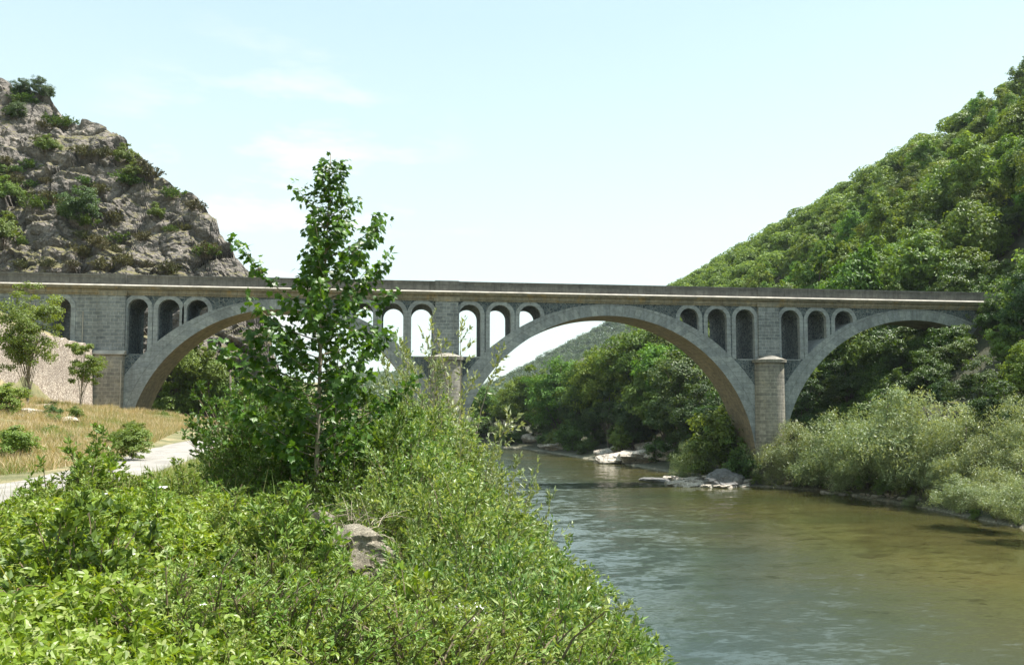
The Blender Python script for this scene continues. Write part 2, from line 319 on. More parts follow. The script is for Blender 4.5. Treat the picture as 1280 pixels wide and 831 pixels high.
def H(x, y):
    x = np.asarray(x, float); y = np.asarray(y, float); d = river_sd(x, y)
    P = np.stack([x, y, x*0], -1)
    left = (x < 7.5) & (y < 172)
    # left bank
    top = 6.3 + .0*x
    k = np.interp(y, [0, 62, 80], [.14, .135, .03]); up = np.clip(-11.2-x, 0, 18.3)*k; up = np.where(y > 92, 0, up)
    hl = top+up
    hl = np.where((x < -29.6) & (y < 83), 13.3+(-29.6-x)*.45, hl)
    wsl = np.interp(y, [0, 15, 30, 90, 140], [6.5, 7.5, 9, 10, 8])
    bank = .15+sstep(-.08, 1.0, d/wsl)
    hl2 = np.where(d > 0, -.15+(hl+.15)*sstep(-.12, 1.0, d/wsl), 0)
    hl2 = np.minimum(hl2, hl)
    # right bank and hill
    pl = .792*x+.049*y-36.3; e = ((x-140)*97+(y-154)*47.7)/108.1
    hill = pl-1.15*(np.logaddexp(0, e/6)*6)
    low = np.minimum(.22*d+.15, 3.5)
    hr = np.maximum(hill, low)+0*x
    hr = np.log(np.exp(np.clip(hill, -40, 200)/1.5)+np.exp(low/1.5))*1.5-.4; hr = np.minimum(hr, .1+d*1.1); hr = np.where(y < 30, np.minimum(hr, 25), hr)
    # far hills
    fh = np.interp(x, FARP[:, 0], FARP[:, 1])-7; t = np.clip((y-330)/570, 0, 1); fz = 3+(fh-3)*t**1.3; fz = np.where(y > 900, fh-(y-900)*.12, fz); fz = np.maximum(fz, 3)
    hr = np.where(y > 320, np.maximum(hr, fz), hr); hr = np.maximum(hr, .2)
    h = np.where(left, hl2, hr)
    nz = (fbm(P*.35, 4, 3)-.5)*1.0+(fbm(P*1.6, 3, 9)-.5)*.25
    rd = np.abs(x-road_x(y)); onroad = (y < 140) & (rd < 6)
    nz = nz*np.where(onroad & left, sstep(1.9, 5, rd), 1)*np.clip(d/3, 0, 1)
    h = h+nz*np.where(left & (x > -2) & (y < 12), .5, 1)
    h = np.where(d < 0, np.maximum(-1.6, d*.35)-.03, np.maximum(h, .04))
    return h
def h1(x, y): return float(H(np.array([x]), np.array([y]))[0])
def hit(px, py, dmin=3, dmax=900):
    d = ray(px, py); s = np.geomspace(dmin, dmax, 1500); P = s[:, None]*d[None]+np.array([0, 0, EYE]); g = np.maximum(H(P[:, 0], P[:, 1]), 0); k = np.argmax(P[:, 2] < g)
    return P[k] if (P[k, 2] < g[k]) else None
def axis(lo, hi, f0, f1, fine, g=1.035, mx=9, far=5000):
    a = list(np.arange(f0, f1+1e-6, fine)); s = fine
    while a[-1] < hi: s = min(s*g, mx); a.append(a[-1]+s)
    while a[-1] < far: s *= 1.4; a.append(a[-1]+s)
    s = fine; 
    while a[0] > lo: s = min(s*g, mx); a.insert(0, a[0]-s)
    while a[0] > -far: s *= 1.4; a.insert(0, a[0]-s)
    return np.array(a)
ax = axis(-160, 420, -32, 48, .45); ay = axis(-40, 1000, 0, 100, .5)
GX, GY = np.meshgrid(ax, ay, indexing='ij'); GZ = H(GX, GY)
far = np.hypot(GX, GY) > 1400; GZ = np.where(far, np.minimum(GZ, 20), GZ)
nx, ny = GX.shape; idx = np.arange(nx*ny).reshape(nx, ny)
Q = np.stack([idx[:-1, :-1], idx[1:, :-1], idx[1:, 1:], idx[:-1, 1:]], -1).reshape(-1, 4)
m, nt, b = new_mat('ground'); v = geo_pos(nt); n = noise(nt, v, .6, 8, .65); n2 = noise(nt, v, 6, 8, .7)
sx = N(nt, 'ShaderNodeSeparateXYZ'); LK(nt, v, sx.inputs[0])
c = ramp(nt, n, [(.35, (.08, .09, .035)), (.5, (.16, .15, .07)), (.65, (.3, .24, .14))])
forest = ramp(nt, n, [(.35, (.03, .04, .018)), (.65, (.07, .065, .035))])
mrr = N(nt, 'ShaderNodeMapRange'); mrr.inputs[1].default_value = 8; mrr.inputs[2].default_value = 14; LK(nt, sx.outputs[0], mrr.inputs[0]); c = mix(nt, mrr.outputs[0], c, forest)
mrz = N(nt, 'ShaderNodeMapRange'); mrz.inputs[1].default_value = .06; mrz.inputs[2].default_value = .28; LK(nt, sx.outputs[2], mrz.inputs[0])
gr = ramp(nt, n2, [(.35, (.08, .08, .05)), (.65, (.24, .22, .17))]); c = mix(nt, mrz.outputs[0], gr, c)
c = mix(nt, .7, c, ramp(nt, n2, [(.3, (.55, .55, .55)), (.7, (1.4, 1.4, 1.4))]), 'MULTIPLY')
LK(nt, c, b.inputs['Base Color']); b.inputs['Roughness'].default_value = .95; bump(nt, b, n2, .8, .08); M['ground'] = m
g = mobj('ground', raw_mesh('ground', np.stack([GX, GY, GZ], -1).reshape(-1, 3), Q, None, True), M['ground']); tag(g, kind='structure')
# road
ys = np.arange(-20, 125, .5); cx = np.interp(ys, ROAD[:, 1], ROAD[:, 0]); ker = np.ones(9)/9; cx = np.convolve(np.pad(cx, 4, 'edge'), ker, 'valid')
offs = np.array([-1.3, -.9, -.4, .4, .9, 1.25]); V = []
for i, (y0, x0) in enumerate(zip(ys, cx)):
    for j, o_ in enumerate(offs):
        e_ = (fbm(np.array([y0*.9, j*7., 0]), 3, 4)-.5)*.5 if j in (0, 5) else 0
        V.append((x0+o_+e_, y0, 6.32+(.02 if j in (2, 3) else 0)-(.015 if j in (0, 5) else 0)))
k = len(offs); Q = [(i*k+j, i*k+j+1, (i+1)*k+j+1, (i+1)*k+j) for i in range(len(ys)-1) for j in range(k-1)]
m, nt, b = new_mat('worn_road'); v = geo_pos(nt); n = noise(nt, v, 1.1, 8, .7); n2 = noise(nt, v, 30, 4, .7)
c = ramp(nt, n, [(.3, (.17, .155, .14)), (.5, (.25, .235, .215)), (.7, (.36, .33, .295))]); c = mix(nt, .5, c, ramp(nt, n2, [(.3, (.6, .6, .6)), (.7, (1.35, 1.35, 1.35))]), 'MULTIPLY')
LK(nt, c, b.inputs['Base Color']); b.inputs['Roughness'].default_value = .95; bump(nt, b, n2, .5, .02)
rd = mobj('road', raw_mesh('road', V, Q, None, True), m); tag(rd, kind='structure')
# water
wx = np.array([-400, 80.]); V = [(-400, -60, 0), (110, -60, 0), (110, 235, 0), (-400, 235, 0)]
m, nt, b = new_mat('river_water'); v = geo_pos(nt)
a1 = noise(nt, v, 1, 3, .6, (1.7, 3.4, 1)); a2 = noise(nt, v, 1, 3, .6, (.25, .6, 1)); a3 = noise(nt, v, 1, 2, .5, (.05, .09, 1))
def wave(sc, detail):
    mp_ = N(nt, 'ShaderNodeMapping'); mp_.inputs['Scale'].default_value = sc; LK(nt, v, mp_.inputs[0]); n_ = N(nt, 'ShaderNodeTexNoise'); n_.inputs['Scale'].default_value = 1; n_.inputs['Detail'].default_value = detail; n_.inputs['Roughness'].default_value = .6; LK(nt, mp_.outputs[0], n_.inputs['Vector'])
    s_ = N(nt, 'ShaderNodeVectorMath', operation='SUBTRACT'); s_.inputs[1].default_value = (.5, .5, .5); LK(nt, n_.outputs['Color'], s_.inputs[0]); return s_.outputs[0]
w1, w2 = wave((2.6, 6.0, 1), 4), wave((.5, .9, 1), 2)
va = N(nt, 'ShaderNodeVectorMath', operation='ADD'); LK(nt, w1, va.inputs[0]); LK(nt, w2, va.inputs[1])
st = N(nt, 'ShaderNodeMapRange'); st.inputs[1].default_value = .35; st.inputs[2].default_value = .65; st.inputs[3].default_value = .18; st.inputs[4].default_value = .42; LK(nt, a3, st.inputs[0])
sxw = N(nt, 'ShaderNodeSeparateXYZ'); LK(nt, v, sxw.inputs[0]); ex = N(nt, 'ShaderNodeMapRange'); ex.inputs[1].default_value = 33; ex.inputs[2].default_value = 18; ex.inputs[3].default_value = .5; ex.inputs[4].default_value = 1.3; LK(nt, sxw.outputs[0], ex.inputs[0])
ro = N(nt, 'ShaderNodeMapRange'); ro.inputs[1].default_value = 36; ro.inputs[2].default_value = 20; ro.inputs[3].default_value = .05; ro.inputs[4].default_value = .15; LK(nt, sxw.outputs[0], ro.inputs[0]); LK(nt, ro.outputs[0], b.inputs['Roughness'])
sm = N(nt, 'ShaderNodeMath', operation='MULTIPLY'); LK(nt, st.outputs[0], sm.inputs[0]); LK(nt, ex.outputs[0], sm.inputs[1])
vs = N(nt, 'ShaderNodeVectorMath', operation='SCALE'); LK(nt, va.outputs[0], vs.inputs[0]); LK(nt, sm.outputs[0], vs.inputs['Scale'])
vm = N(nt, 'ShaderNodeVectorMath', operation='MULTIPLY'); vm.inputs[1].default_value = (.6, 1, 0); LK(nt, vs.outputs[0], vm.inputs[0])
vz = N(nt, 'ShaderNodeVectorMath', operation='ADD'); vz.inputs[1].default_value = (0, 0, 1); LK(nt, vm.outputs[0], vz.inputs[0]); vn = N(nt, 'ShaderNodeVectorMath', operation='NORMALIZE'); LK(nt, vz.outputs[0], vn.inputs[0]); LK(nt, vn.outputs[0], b.inputs['Normal'])
dp = N(nt, 'ShaderNodeMapRange'); dp.inputs[1].default_value = 9; dp.inputs[2].default_value = 27; LK(nt, sxw.outputs[0], dp.inputs[0])
c = mix(nt, dp.outputs[0], ramp(nt, a3, [(.3, (.035, .055, .058)), (.7, (.045, .06, .046))]), ramp(nt, a3, [(.3, (.038, .043, .015)), (.7, (.062, .054, .019))])); LK(nt, c, b.inputs['Base Color']); b.inputs['IOR'].default_value = 1.33  # bluer body colour on the left is painted in for reflected sky
b.inputs['Specular IOR Level'].default_value = .5
wt = mobj('river', raw_mesh('river', V, [(0, 1, 2, 3)]), m); tag(wt, kind='structure')
# ------------------------------------------------------------------ bridge
BY0, BY1 = 80.0, 84.8
bridge = thing('stone_bridge', 'long grey stone viaduct of three big arches crossing the river', 'bridge', (0, 0, 0))
ARCH = [dict(c=(-12.5, 1.3, 3.75), R=17.5, r=14.05), dict(c=(20.76, -.1, 1.87), R=18.97, r=15.8), dict(c=(55.05, .95, 2.3), R=17.95, r=15.4)]
def arch_ring(a):
    cx, cE, cI = a['c']; R, r = a['R'], a['r']; n = 96; th = np.linspace(0, math.pi, n+1)
    I = np.stack([cx-r*np.cos(th), cI+r*np.sin(th)], 1); E = np.stack([cx-R*np.cos(th), cE+R*np.sin(th)], 1)
    I = np.vstack([[I[0, 0], -1.5], I, [I[-1, 0], -1.5]]); E = np.vstack([[E[0, 0], -1.5], E, [E[-1, 0], -1.5]])
    # keep legs apart from the pier centre line
    s = np.r_[0, np.cumsum(np.hypot(*np.diff(I, axis=0).T))]; y0, y1 = BY0-.06, BY1+.06
    V = []; Q = []; UV = []; MI = []; n = len(I)
    for P in (I, E):
        for y in (y0, y1): V += [(p[0], y, p[1]) for p in P]
    f = lambda a, b, i: (a*2+b)*n+i
    for i in range(n-1):
        t = np.hypot(*(E[i]-I[i])); t2 = np.hypot(*(E[i+1]-I[i+1]))
        Q.append((f(0, 0, i), f(0, 0, i+1), f(1, 0, i+1), f(1, 0, i))); UV += [(s[i], .65), (s[i+1], .65), (s[i+1], .65+t2*.6), (s[i], .65+t*.6)]; MI.append(0)
        Q.append((f(0, 1, i), f(1, 1, i), f(1, 1, i+1), f(0, 1, i+1))); UV += [(s[i], 0), (s[i], t), (s[i+1], t2), (s[i+1], 0)]; MI.append(0)
        Q.append((f(0, 0, i), f(0, 1, i), f(0, 1, i+1), f(0, 0, i+1))); UV += [(0, s[i]), (y1-y0, s[i]), (y1-y0, s[i+1]), (0, s[i+1])]; MI.append(1)
        Q.append((f(1, 0, i), f(1, 0, i+1), f(1, 1, i+1), f(1, 1, i))); UV += [(s[i], 0), (s[i+1], 0), (s[i+1], 4.8), (s[i], 4.8)]; MI.append(0)
    o = mobj('arch_ring', raw_mesh('arch_ring', V, Q, None, False, UV, MI), [M['ring'], M['soffit']], bridge); return o
for a in ARCH: arch_ring(a)
ARX = 1.08
OPW = [(-26.78, -24.9), (-24.0, -22.0), (-21.35, -19.35), (-5.6, -3.5), (-2.62, -.5), (.3, 2.46), (5.12, 7.3), (8.25, 10.4), (11.3, 13.5), (28.35, 30.4), (31.4, 33.52), (34.5, 36.6), (39.6, 41.7), (42.6, 44.75), (45.75, 47.85), (62.5, 64.6), (65.5, 67.6), (-33.9, -31.9)]
CROWN = 18.6; LEDGE = 13.3
def op_z(i, x, side):
    x0, x1 = OPW[i]; r = (x1-x0)/2; c = (x0+x1)/2
    return CROWN-r+math.sqrt(max(0, r*r-(x-c)**2))
def lowz(x):
    lo = -1.5
    for a in ARCH:
        cx, cE, cI = a['c']; R = (a['R']+a['r'])/2; cz = (cE+cI)/2
        if abs(x-cx) < R: lo = max(lo, cz+math.sqrt(R*R-(x-cx)**2))
    if x < -29: lo = 4
    return lo
TOPW = 19.1
def wall_section(x0, x1):
    xs = set(np.arange(x0, x1, .5)) | {x0, x1}
    for a, b in OPW:
        if a >= x0 and b <= x1: xs |= set((a+b)/2-(b-a)/2*np.cos(np.linspace(0, math.pi, 17)))
    for a in ARCH:
        cx, cE, cI = a['c']; R = (a['R']+a['r'])/2
        for q in np.linspace(0, math.pi, 80):
            X = cx-R*math.cos(q)
            if x0 < X < x1: xs.add(X)
        for q in (.002, .1): 
            for X in (cx-R+q, cx+R-q):
                if x0 < X < x1: xs.add(X)
    xs = sorted(xs); xs = [x for i, x in enumerate(xs) if i == 0 or x-xs[i-1] > 1e-4]; g = Geo()
    def strip(a, b, za0, zb0, za1, zb1):         # front and back quads
        g.add([(a, BY0, za0), (b, BY0, zb0), (b, BY0, zb1), (a, BY0, za1)], [(0, 1, 2, 3)])
        g.add([(a, BY1, za0), (b, BY1, zb0), (b, BY1, zb1), (a, BY1, za1)], [(3, 2, 1, 0)])
    def cross(a, b, za, zb): g.add([(a, BY0, za), (a, BY1, za), (b, BY1, zb), (b, BY0, zb)], [(0, 1, 2, 3)])
    for a, b in zip(xs[:-1], xs[1:]):
        m_ = (a+b)/2; op = [i for i, (p, q) in enumerate(OPW) if p < m_ < q]; la, lb = lowz(a), lowz(b)
        if abs(la-lb) > 4: la = lb = min(la, lb) if lowz(m_) < 0 else max(la, lb)
        if op:
            i = op[0]; za, zb = op_z(i, a, 0), op_z(i, b, 0); bot = LEDGE if i != 17 else 9.5
            strip(a, b, za, zb, TOPW, TOPW); cross(a, b, za, zb)
            if la < bot or lb < bot:
                strip(a, b, min(la, bot), min(lb, bot), bot, bot); cross(a, b, bot, bot)
        else: strip(a, b, la, lb, TOPW, TOPW)
    for i, (p, q) in enumerate(OPW):
        if p >= x0 and q <= x1:
            for X in (p, q):
                z1 = op_z(i, X, 0); z0 = max(lowz(X), LEDGE if i != 17 else 9.5)
                if z1 > z0: g.add([(X, BY0, z0), (X, BY1, z0), (X, BY1, z1), (X, BY0, z1)], [(0, 1, 2, 3)])
    g.add([(x0, BY0, -1.5), (x0, BY1, -1.5), (x0, BY1, TOPW), (x0, BY0, TOPW)], [(0, 1, 2, 3)]) if x0 < -50 else None
    g.build('spandrel_wall', M['rubble'] if x0 > -30 else M['pier'], bridge)
PX = [-28.08, 3.87, 38.12]
for a, b in ((-70, PX[0]), (PX[0], PX[1]), (PX[1], PX[2]), (PX[2], 72.5)): wall_section(a, b)
for i, (x0, x1) in enumerate(OPW):
    g = Geo(); t = .42; c = (x0+x1)/2; r = (x1-x0)/2-.004; y0, y1 = BY0-.05, BY0+.45; n = 18; th = np.linspace(0, math.pi, n+1)
    ins = [(c-r*math.cos(q), CROWN-r+r*math.sin(q)) for q in th]; out = [(c-(r+t)*math.cos(q), CROWN-r+(r+t)*math.sin(q)) for q in th]
    bz = lambda x: max(LEDGE if i != 17 else 9.5, lowz(x)-.2)
    ins = [(ins[0][0], min(bz(ins[0][0]), ins[0][1]-.01))]+ins+[(ins[-1][0], min(bz(ins[-1][0]), ins[-1][1]-.01))]
    out = [(out[0][0], min(bz(out[0][0]), out[0][1]-.01))]+out+[(out[-1][0], min(bz(out[-1][0]), out[-1][1]-.01))]
    if abs(out[0][0]-PX[0]) < 1.5 or any(0 < out[0][0]-p < 1.3 for p in PX): out[0] = (ins[0][0]-.15, out[0][1])
    m_ = len(ins); V = [(p[0], y, p[1]) for P in (ins, out) for y in (y0, y1) for p in P]; f = lambda a, b, k: (a*2+b)*m_+k; Q = []
    for k in range(m_-1): Q += [(f(0, 0, k), f(0, 0, k+1), f(1, 0, k+1), f(1, 0, k)), (f(0, 0, k), f(0, 1, k), f(0, 1, k+1), f(0, 0, k+1)), (f(1, 0, k), f(1, 0, k+1), f(1, 1, k+1), f(1, 1, k))]
    g.add(V, Q); g.build('opening_surround', M['trim'], bridge)
# deck
g = Geo(); g.box(-72, 73, BY0-.22, BY1+.22, TOPW, 19.52); g.build('cornice', M['cornice'], bridge)
g = Geo(); g.box(-72, 73, BY0-.1, BY0-.02, TOPW-.18, TOPW+.1); g.build('cornice', M['cornice'], bridge)
g = Geo(); g.box(-72, 73, BY0-.5, BY1+.5, 19.522, 19.72); g.build('cornice', M['cornice'], bridge)
def chamfer(x0, x1, yf, yb, z0, z1, c, both=False, mat='edge', name='deck_slab', par=None):
    pr = [(yf, z0), (yf, z0+.04), (yf+c, z1)]+([(yb-c, z1), (yb, z0+.04)] if both else [(yb, z1)])+[(yb, z0)]
    n = len(pr); V = [(x, y, z) for x in (x0, x1) for y, z in pr]; g = Geo(); g.add(V, [(i, n+i, n+(i+1) % n, (i+1) % n) for i in range(n)], [(0, i, i+1) for i in range(1, n-1)]+[(n, n+i+1, n+i) for i in range(1, n-1)]); return g.build(name, M[mat], par or bridge)
chamfer(-72, 73, BY0-.62, BY1+.62, 19.722, 19.9, .12, True)
for y0, y1 in ((BY0-.22, BY0+.1), (BY1-.1, BY1+.22)):
    g = Geo(); g.box(-72, 73, y0, y1, 19.902, 20.72); pw = g.build('parapet', M['parapet'], bridge)
    g = Geo(); g.box(-72, 73, y0-.06, y1+.06, 20.722, 20.9); g.build('coping', M['parapet'], pw)
g = Geo(); g.box(-72, 73, BY0+.102, BY1-.102, 19.904, 20.0); g.build('roadway', M['parapet'], bridge)
for p in PX:
    wd = 1.16
    g = Geo(); g.box(p-wd, p+wd, BY0-.3, BY0+.5, LEDGE+.3, TOPW); g.build('pilaster', M['pier'], bridge)
    g = Geo(); g.box(p-wd-.05, p+wd+.05, BY0-.34, BY0+.1, 19.903, 20.95); g.build('parapet_pier', M['parapet'], bridge)
    g = Geo(); g.box(p-wd-.15, p+wd+.15, BY0-.36, BY0-.2, TOPW-.25, 19.3); g.build('pilaster_cap', M['cornice'], bridge)
# pier bases
g = Geo(); p = PX[0]; g.box(p-1.4, p+1.15, BY0-.55, BY1+.3, 4, LEDGE-.12); pr_ = g.build('pier', M['base'], bridge)
chamfer(p-1.55, p+1.3, BY0-.75, BY0+.4, LEDGE-.12, LEDGE+.28, .4, False, 'edge', 'impost', pr_)
for p in PX[1:]:
    for sgn, yf in ((-1, BY0), (1, BY1)):
        g = Geo(); n = 20; prof = [(1.72, -1.5), (1.6, LEDGE-.45), (1.6, LEDGE-.42), (1.85, LEDGE-.4), (1.88, LEDGE-.1), (1.7, LEDGE-.05), (.55, LEDGE+.42), (.02, LEDGE+.5)]
        th = np.linspace(0, math.pi, n+1); V = [(p+r*math.cos(q), yf+sgn*(.05+r*.85*math.sin(q)), z) for r, z in prof for q in th]
        Q = [(a*(n+1)+k, a*(n+1)+k+1, (a+1)*(n+1)+k+1, (a+1)*(n+1)+k) for a in range(len(prof)-1) for k in range(n)]
        g.add(V[:3*(n+1)], Q[:2*n]); cw = g.build('cutwater', M['base'], bridge)
        g = Geo(); g.add(V, Q[3*n:]) if False else g.add(V[3*(n+1):], [tuple(np.array(q)-3*(n+1)) for q in Q[3*n:]]); g.build('cutwater_cap', M['base'], cw)
# ledge strip between pier and arches under the tall openings
for p in PX[1:]:
    for a, b in ((p-3.4, p-1.2), (p+1.2, p+3.6)):
        g = Geo(); g.box(a, b, BY0-.045, BY0+.3, LEDGE-.13, LEDGE-.002); g.build('ledge', M['trim'], bridge)
g = Geo(); g.tube([(-27.02, BY0-.66, 6.5), (-27.02, BY0-.66, 12.6)], .05, 6); g.build('drain_pipe', M['edge'], bridge)
g = Geo(); x_ = at_Y(102, 400, 79.6)[0]; g.tube([(x_, BY0-.1, 11), (x_, BY0-.1, 17.3)], .05, 6); g.build('drain_pipe', M['edge'], bridge)
# retaining wall on the left
g = Geo(); ys = np.linspace(30, 79.3, 60); V = []
for y in ys:
    zt = 13.95+.02*(79-y)+.12*math.sin(y*3.1)
    V += [(-29.2, y, 5), (-29.65, y, zt), (-30.3, y, zt+.05), (-30.3, y, 5)]
Q = [(i*4+j, (i+1)*4+j, (i+1)*4+j+1, i*4+j+1) for i in range(len(ys)-1) for j in range(3)]+[(0, 1, 2, 3), tuple((len(ys)-1)*4+np.array([3, 2, 1, 0]))]
g.add(V, Q); o = g.build('retaining_wall', M['wallstone']); tag(o, 'pale rough stone retaining wall at the left edge beside the bridge abutment', 'wall')
# ------------------------------------------------------------------ crag
SIL = [(-160, -10), (-60, 60), (0, 103), (32, 108), (60, 124), (80, 148), (130, 168), (160, 188), (190, 208), (196, 232), (222, 246), (252, 252), (268, 272), (276, 304), (304, 328), (328, 350), (336, 400), (348, 470), (356, 520)]
SLP = .62
def rock_pt(px, py):                       # point of the mean rock face seen at a pixel
    d = ray(px, py); s = (92-5*SLP+EYE*SLP)/(d[1]-d[2]*SLP); return np.array([s*d[0], s*d[1], EYE+s*d[2]])
CR = np.array([rock_pt(*p) for p in SIL]); o_ = np.argsort(CR[:, 0]); CR = CR[o_]
xs = np.arange(-95, CR[-1, 0]+3, .22); ts = np.r_[np.linspace(0, 1, 170), np.linspace(1, 1.6, 30)[1:]]
Hc = np.interp(xs, CR[:, 0], CR[:, 2]); X, T = np.meshgrid(xs, ts, indexing='ij'); HH = np.maximum(Hc[:, None]-4, .5)
Z = 4+HH*np.minimum(T, 1)-HH*np.clip(T-1, 0, 1)*1.2; Y = 92+(np.minimum(T, 1)*HH-1)*SLP+np.clip(T-1, 0, 1)*HH*1.2
P = np.stack([X, Y, Z], -1); 
q = P*np.array([1, 1, 1.25]); q = q+1.6*np.stack([fbm(P/5, 3, 20), fbm(P/5, 3, 30), fbm(P/5, 3, 40)], -1)
qr = np.stack([q[..., 0]*.93+q[..., 2]*.37, q[..., 1], q[..., 2]*.93-q[..., 0]*.37], -1); f1, f2, v1 = worley(qr/np.array([13, 9, 7.]), 1); g1, g2, v2 = worley(qr/np.array([3.2, 3, 5.4])+.3*vnoise(q/2)[..., None], 5); k1, k2, v3 = worley(q/1.3, 8)
disp = (ridged(P/17, 4, 50)-.55)*7.0+(v1-.5)*2.4-np.clip(.12-(f2-f1), 0, 1)*9+(v2-.5)*1.3-np.clip(.1-(g2-g1), 0, 1)*4+(v3-.5)*.55+(fbm(P*1.5, 3, 60)-.5)*.6+(ridged(P/np.array([4.5, 4.5, 7]), 3, 70)-.5)*2.2+(ridged(P/1.6, 3, 80)-.5)*.8
nrm = np.array([.1, -.85, .42]); nrm /= np.linalg.norm(nrm)
fade = np.clip(1.3-T, .1, 1)**.5*np.where(T > 1, .5, 1)
P = P+nrm*(disp*fade)[..., None]; P[..., 2] += (v2-.5)*.8*np.exp(-((T-1)/.12)**2)+(v1-.4)*2.2*np.exp(-((T-1)/.15)**2)
a_, b_ = X.shape; idx = np.arange(a_*b_).reshape(a_, b_); Q = np.stack([idx[:-1, :-1], idx[1:, :-1], idx[1:, 1:], idx[:-1, 1:]], -1).reshape(-1, 4)
rk = mobj('rocky_hill', raw_mesh('rocky_hill', P.reshape(-1, 3), Q), M['crag']); tag(rk, kind='structure'); ROCKP = P
def rock_hit(px, py):
    x, y, z = topx(ROCKP.reshape(-1, 3)); z0 = z.copy(); d = np.hypot(x-px, y-py)+z*.02; k = np.argmin(d); return ROCKP.reshape(-1, 3)[k]
# ------------------------------------------------------------------ foliage kit
LEAF = ([(0, 0, 0), (.45, -.27, .07), (1, 0, -.03), (.45, .27, .07)], [(0, 1, 2), (0, 2, 3)])
MID = ([(0, 0, 0), (.42, -.19, .06), (1, 0, -.05), (.42, .19, .06)], [(0, 1, 2), (0, 2, 3)])
WIDE = ([(0, 0, 0), (.35, -.42, .08), (1, 0, -.05), (.35, .42, .08)], [(0, 1, 2), (0, 2, 3)])
SLIM = ([(0, 0, 0), (.4, -.13, .04), (1, 0, -.05), (.4, .13, .04)], [(0, 1, 2), (0, 2, 3)])
BLADE = ([(0, -.016, 0), (0, .016, 0), (.6, .012, .1), (.6, -.012, .1), (1, 0, .3)], [(0, 1, 2, 3), (3, 2, 4)])
OVAL = ([(0, 0, 0), (.25, -.26, .05), (.62, -.27, .04), (1, 0, -.1), (.62, .27, .04), (.25, .26, .05), (.5, 0, -.02)], [(0, 1, 6), (1, 2, 6), (2, 3, 6), (3, 4, 6), (4, 5, 6), (5, 0, 6)])
def trifoliate():
    V = []; Fc = []
    for ang, b0 in ((0, .35), (1.15, .22), (-1.15, .22)):
        c, s = math.cos(ang), math.sin(ang); n = len(V)
        for a, w_, u in OVAL[0]:
            a2 = (a*.65); x, y = b0+a2*c-w_*.56*s, a2*s+w_*.56*c; V.append((x, y, u-.06*a2))
        Fc += [tuple(k+n for k in f) for f in OVAL[1]]
    return V, Fc
TRI = trifoliate()
def maple_leaf():
    pts = [(0, 0), (-.12, -.3), (.02, -.5), (.12, -.34), (.32, -.6), (.36, -.42), (.62, -.52), (.55, -.26), (.72, -.2), (.78, -.12), (1.05, 0)]
    pts = pts+[(a, -b) for a, b in pts[-2:0:-1]]; V = [(a, b, .1*abs(b)-.12*a*a) for a, b in pts]; V.append((.35, 0, 0)); n = len(pts)
    return V, [(i, (i+1) % n, n) for i in range(n)]
MAPLE = maple_leaf()
def unit(v): return v/(np.linalg.norm(v, axis=-1, keepdims=True)+1e-9)
def rdirs(rng, n): return unit(rng.normal(size=(n, 3)))
def bez(a, b, c, n=6):
    t = np.linspace(0, 1, n)[:, None]; return (1-t)**2*a+2*t*(1-t)*b+t*t*c
def tree(name, label, cat, mat, seed, Ht, Rd, nl=22, nleaf=9000, ls=.3, tmpl=LEAF, base=.28, trunk=.16, bark='bark', limbs=True, open_=0, droop=0, shape='round', part='crown'):
    """broadleaf tree: lobes of clumps of leaves around a limbed trunk"""
    rng = np.random.default_rng(seed); t = thing(name, label, cat); tr = Geo(); cr = Geo()
    top = np.array([rng.normal(0, Rd*.12), rng.normal(0, Rd*.12), Ht*.8]); mid = np.array([rng.normal(0, Rd*.1), rng.normal(0, Rd*.1), Ht*.4])
    tp = bez(np.array([0, 0, -.6]), mid, top, 8); tr.tube(tp, np.linspace(trunk, trunk*.25, 8), 6)
    L = []; zc = Ht*(base+1)/2; hz = Ht*(1-base)/2
    for i in range(nl):
        d = rdirs(rng, 1)[0]; rr = rng.uniform(.35, .8); 
        wr = Rd*(1 if shape == 'round' else (1.15-.75*(d[2]*.5+.5)))
        c = np.array([d[0]*wr*rr, d[1]*wr*rr, zc+d[2]*hz*rr*(.98 if shape == 'round' else 1.05)])
        L.append((c, Rd*rng.uniform(.28, .45)*(1 if shape == 'round' else .8)))
    L.append((np.array([top[0], top[1], Ht*.88]), Rd*.3))
    per = nleaf//len(L)
    for c, r in L:
        if limbs:
            k = min(6, max(2, int((c[2]/Ht)*6))); tr.tube(bez(tp[k-1], (tp[k]+c)/2+np.array([0, 0, r*.2]), c, 5), np.linspace(trunk*.38, trunk*.08, 5), 4)
        ncl = int(9*(1-open_*.4)); sub = c+rdirs(rng, ncl)*np.array([1, 1, .75])*r*rng.uniform(.55, 1.0, (ncl, 1)); which = rng.integers(0, ncl, per)
        o = rdirs(rng, per)*rng.uniform(.2, 1, (per, 1))**.6*r*.42*np.array([1, 1, .6]); P = sub[which]+o
        if droop: P[:, 2] -= droop*rng.uniform(0, 1, per)**2*r
        nn = unit(unit(P-c)*.5+unit(P-np.array([0, 0, zc]))*.35+np.array([0, 0, .55])+rng.normal(size=(per, 3))*.42)
        D = unit(np.cross(nn, rdirs(rng, per))+np.array([0, 0, -.25-droop*.5]))
        cr.leaves(P, D, nn, ls*rng.uniform(.6, 1.25, per), *tmpl)
    cr.build(part, M[mat], t); tr.build('trunk', M[bark], t, True); t['label'] = label; return t
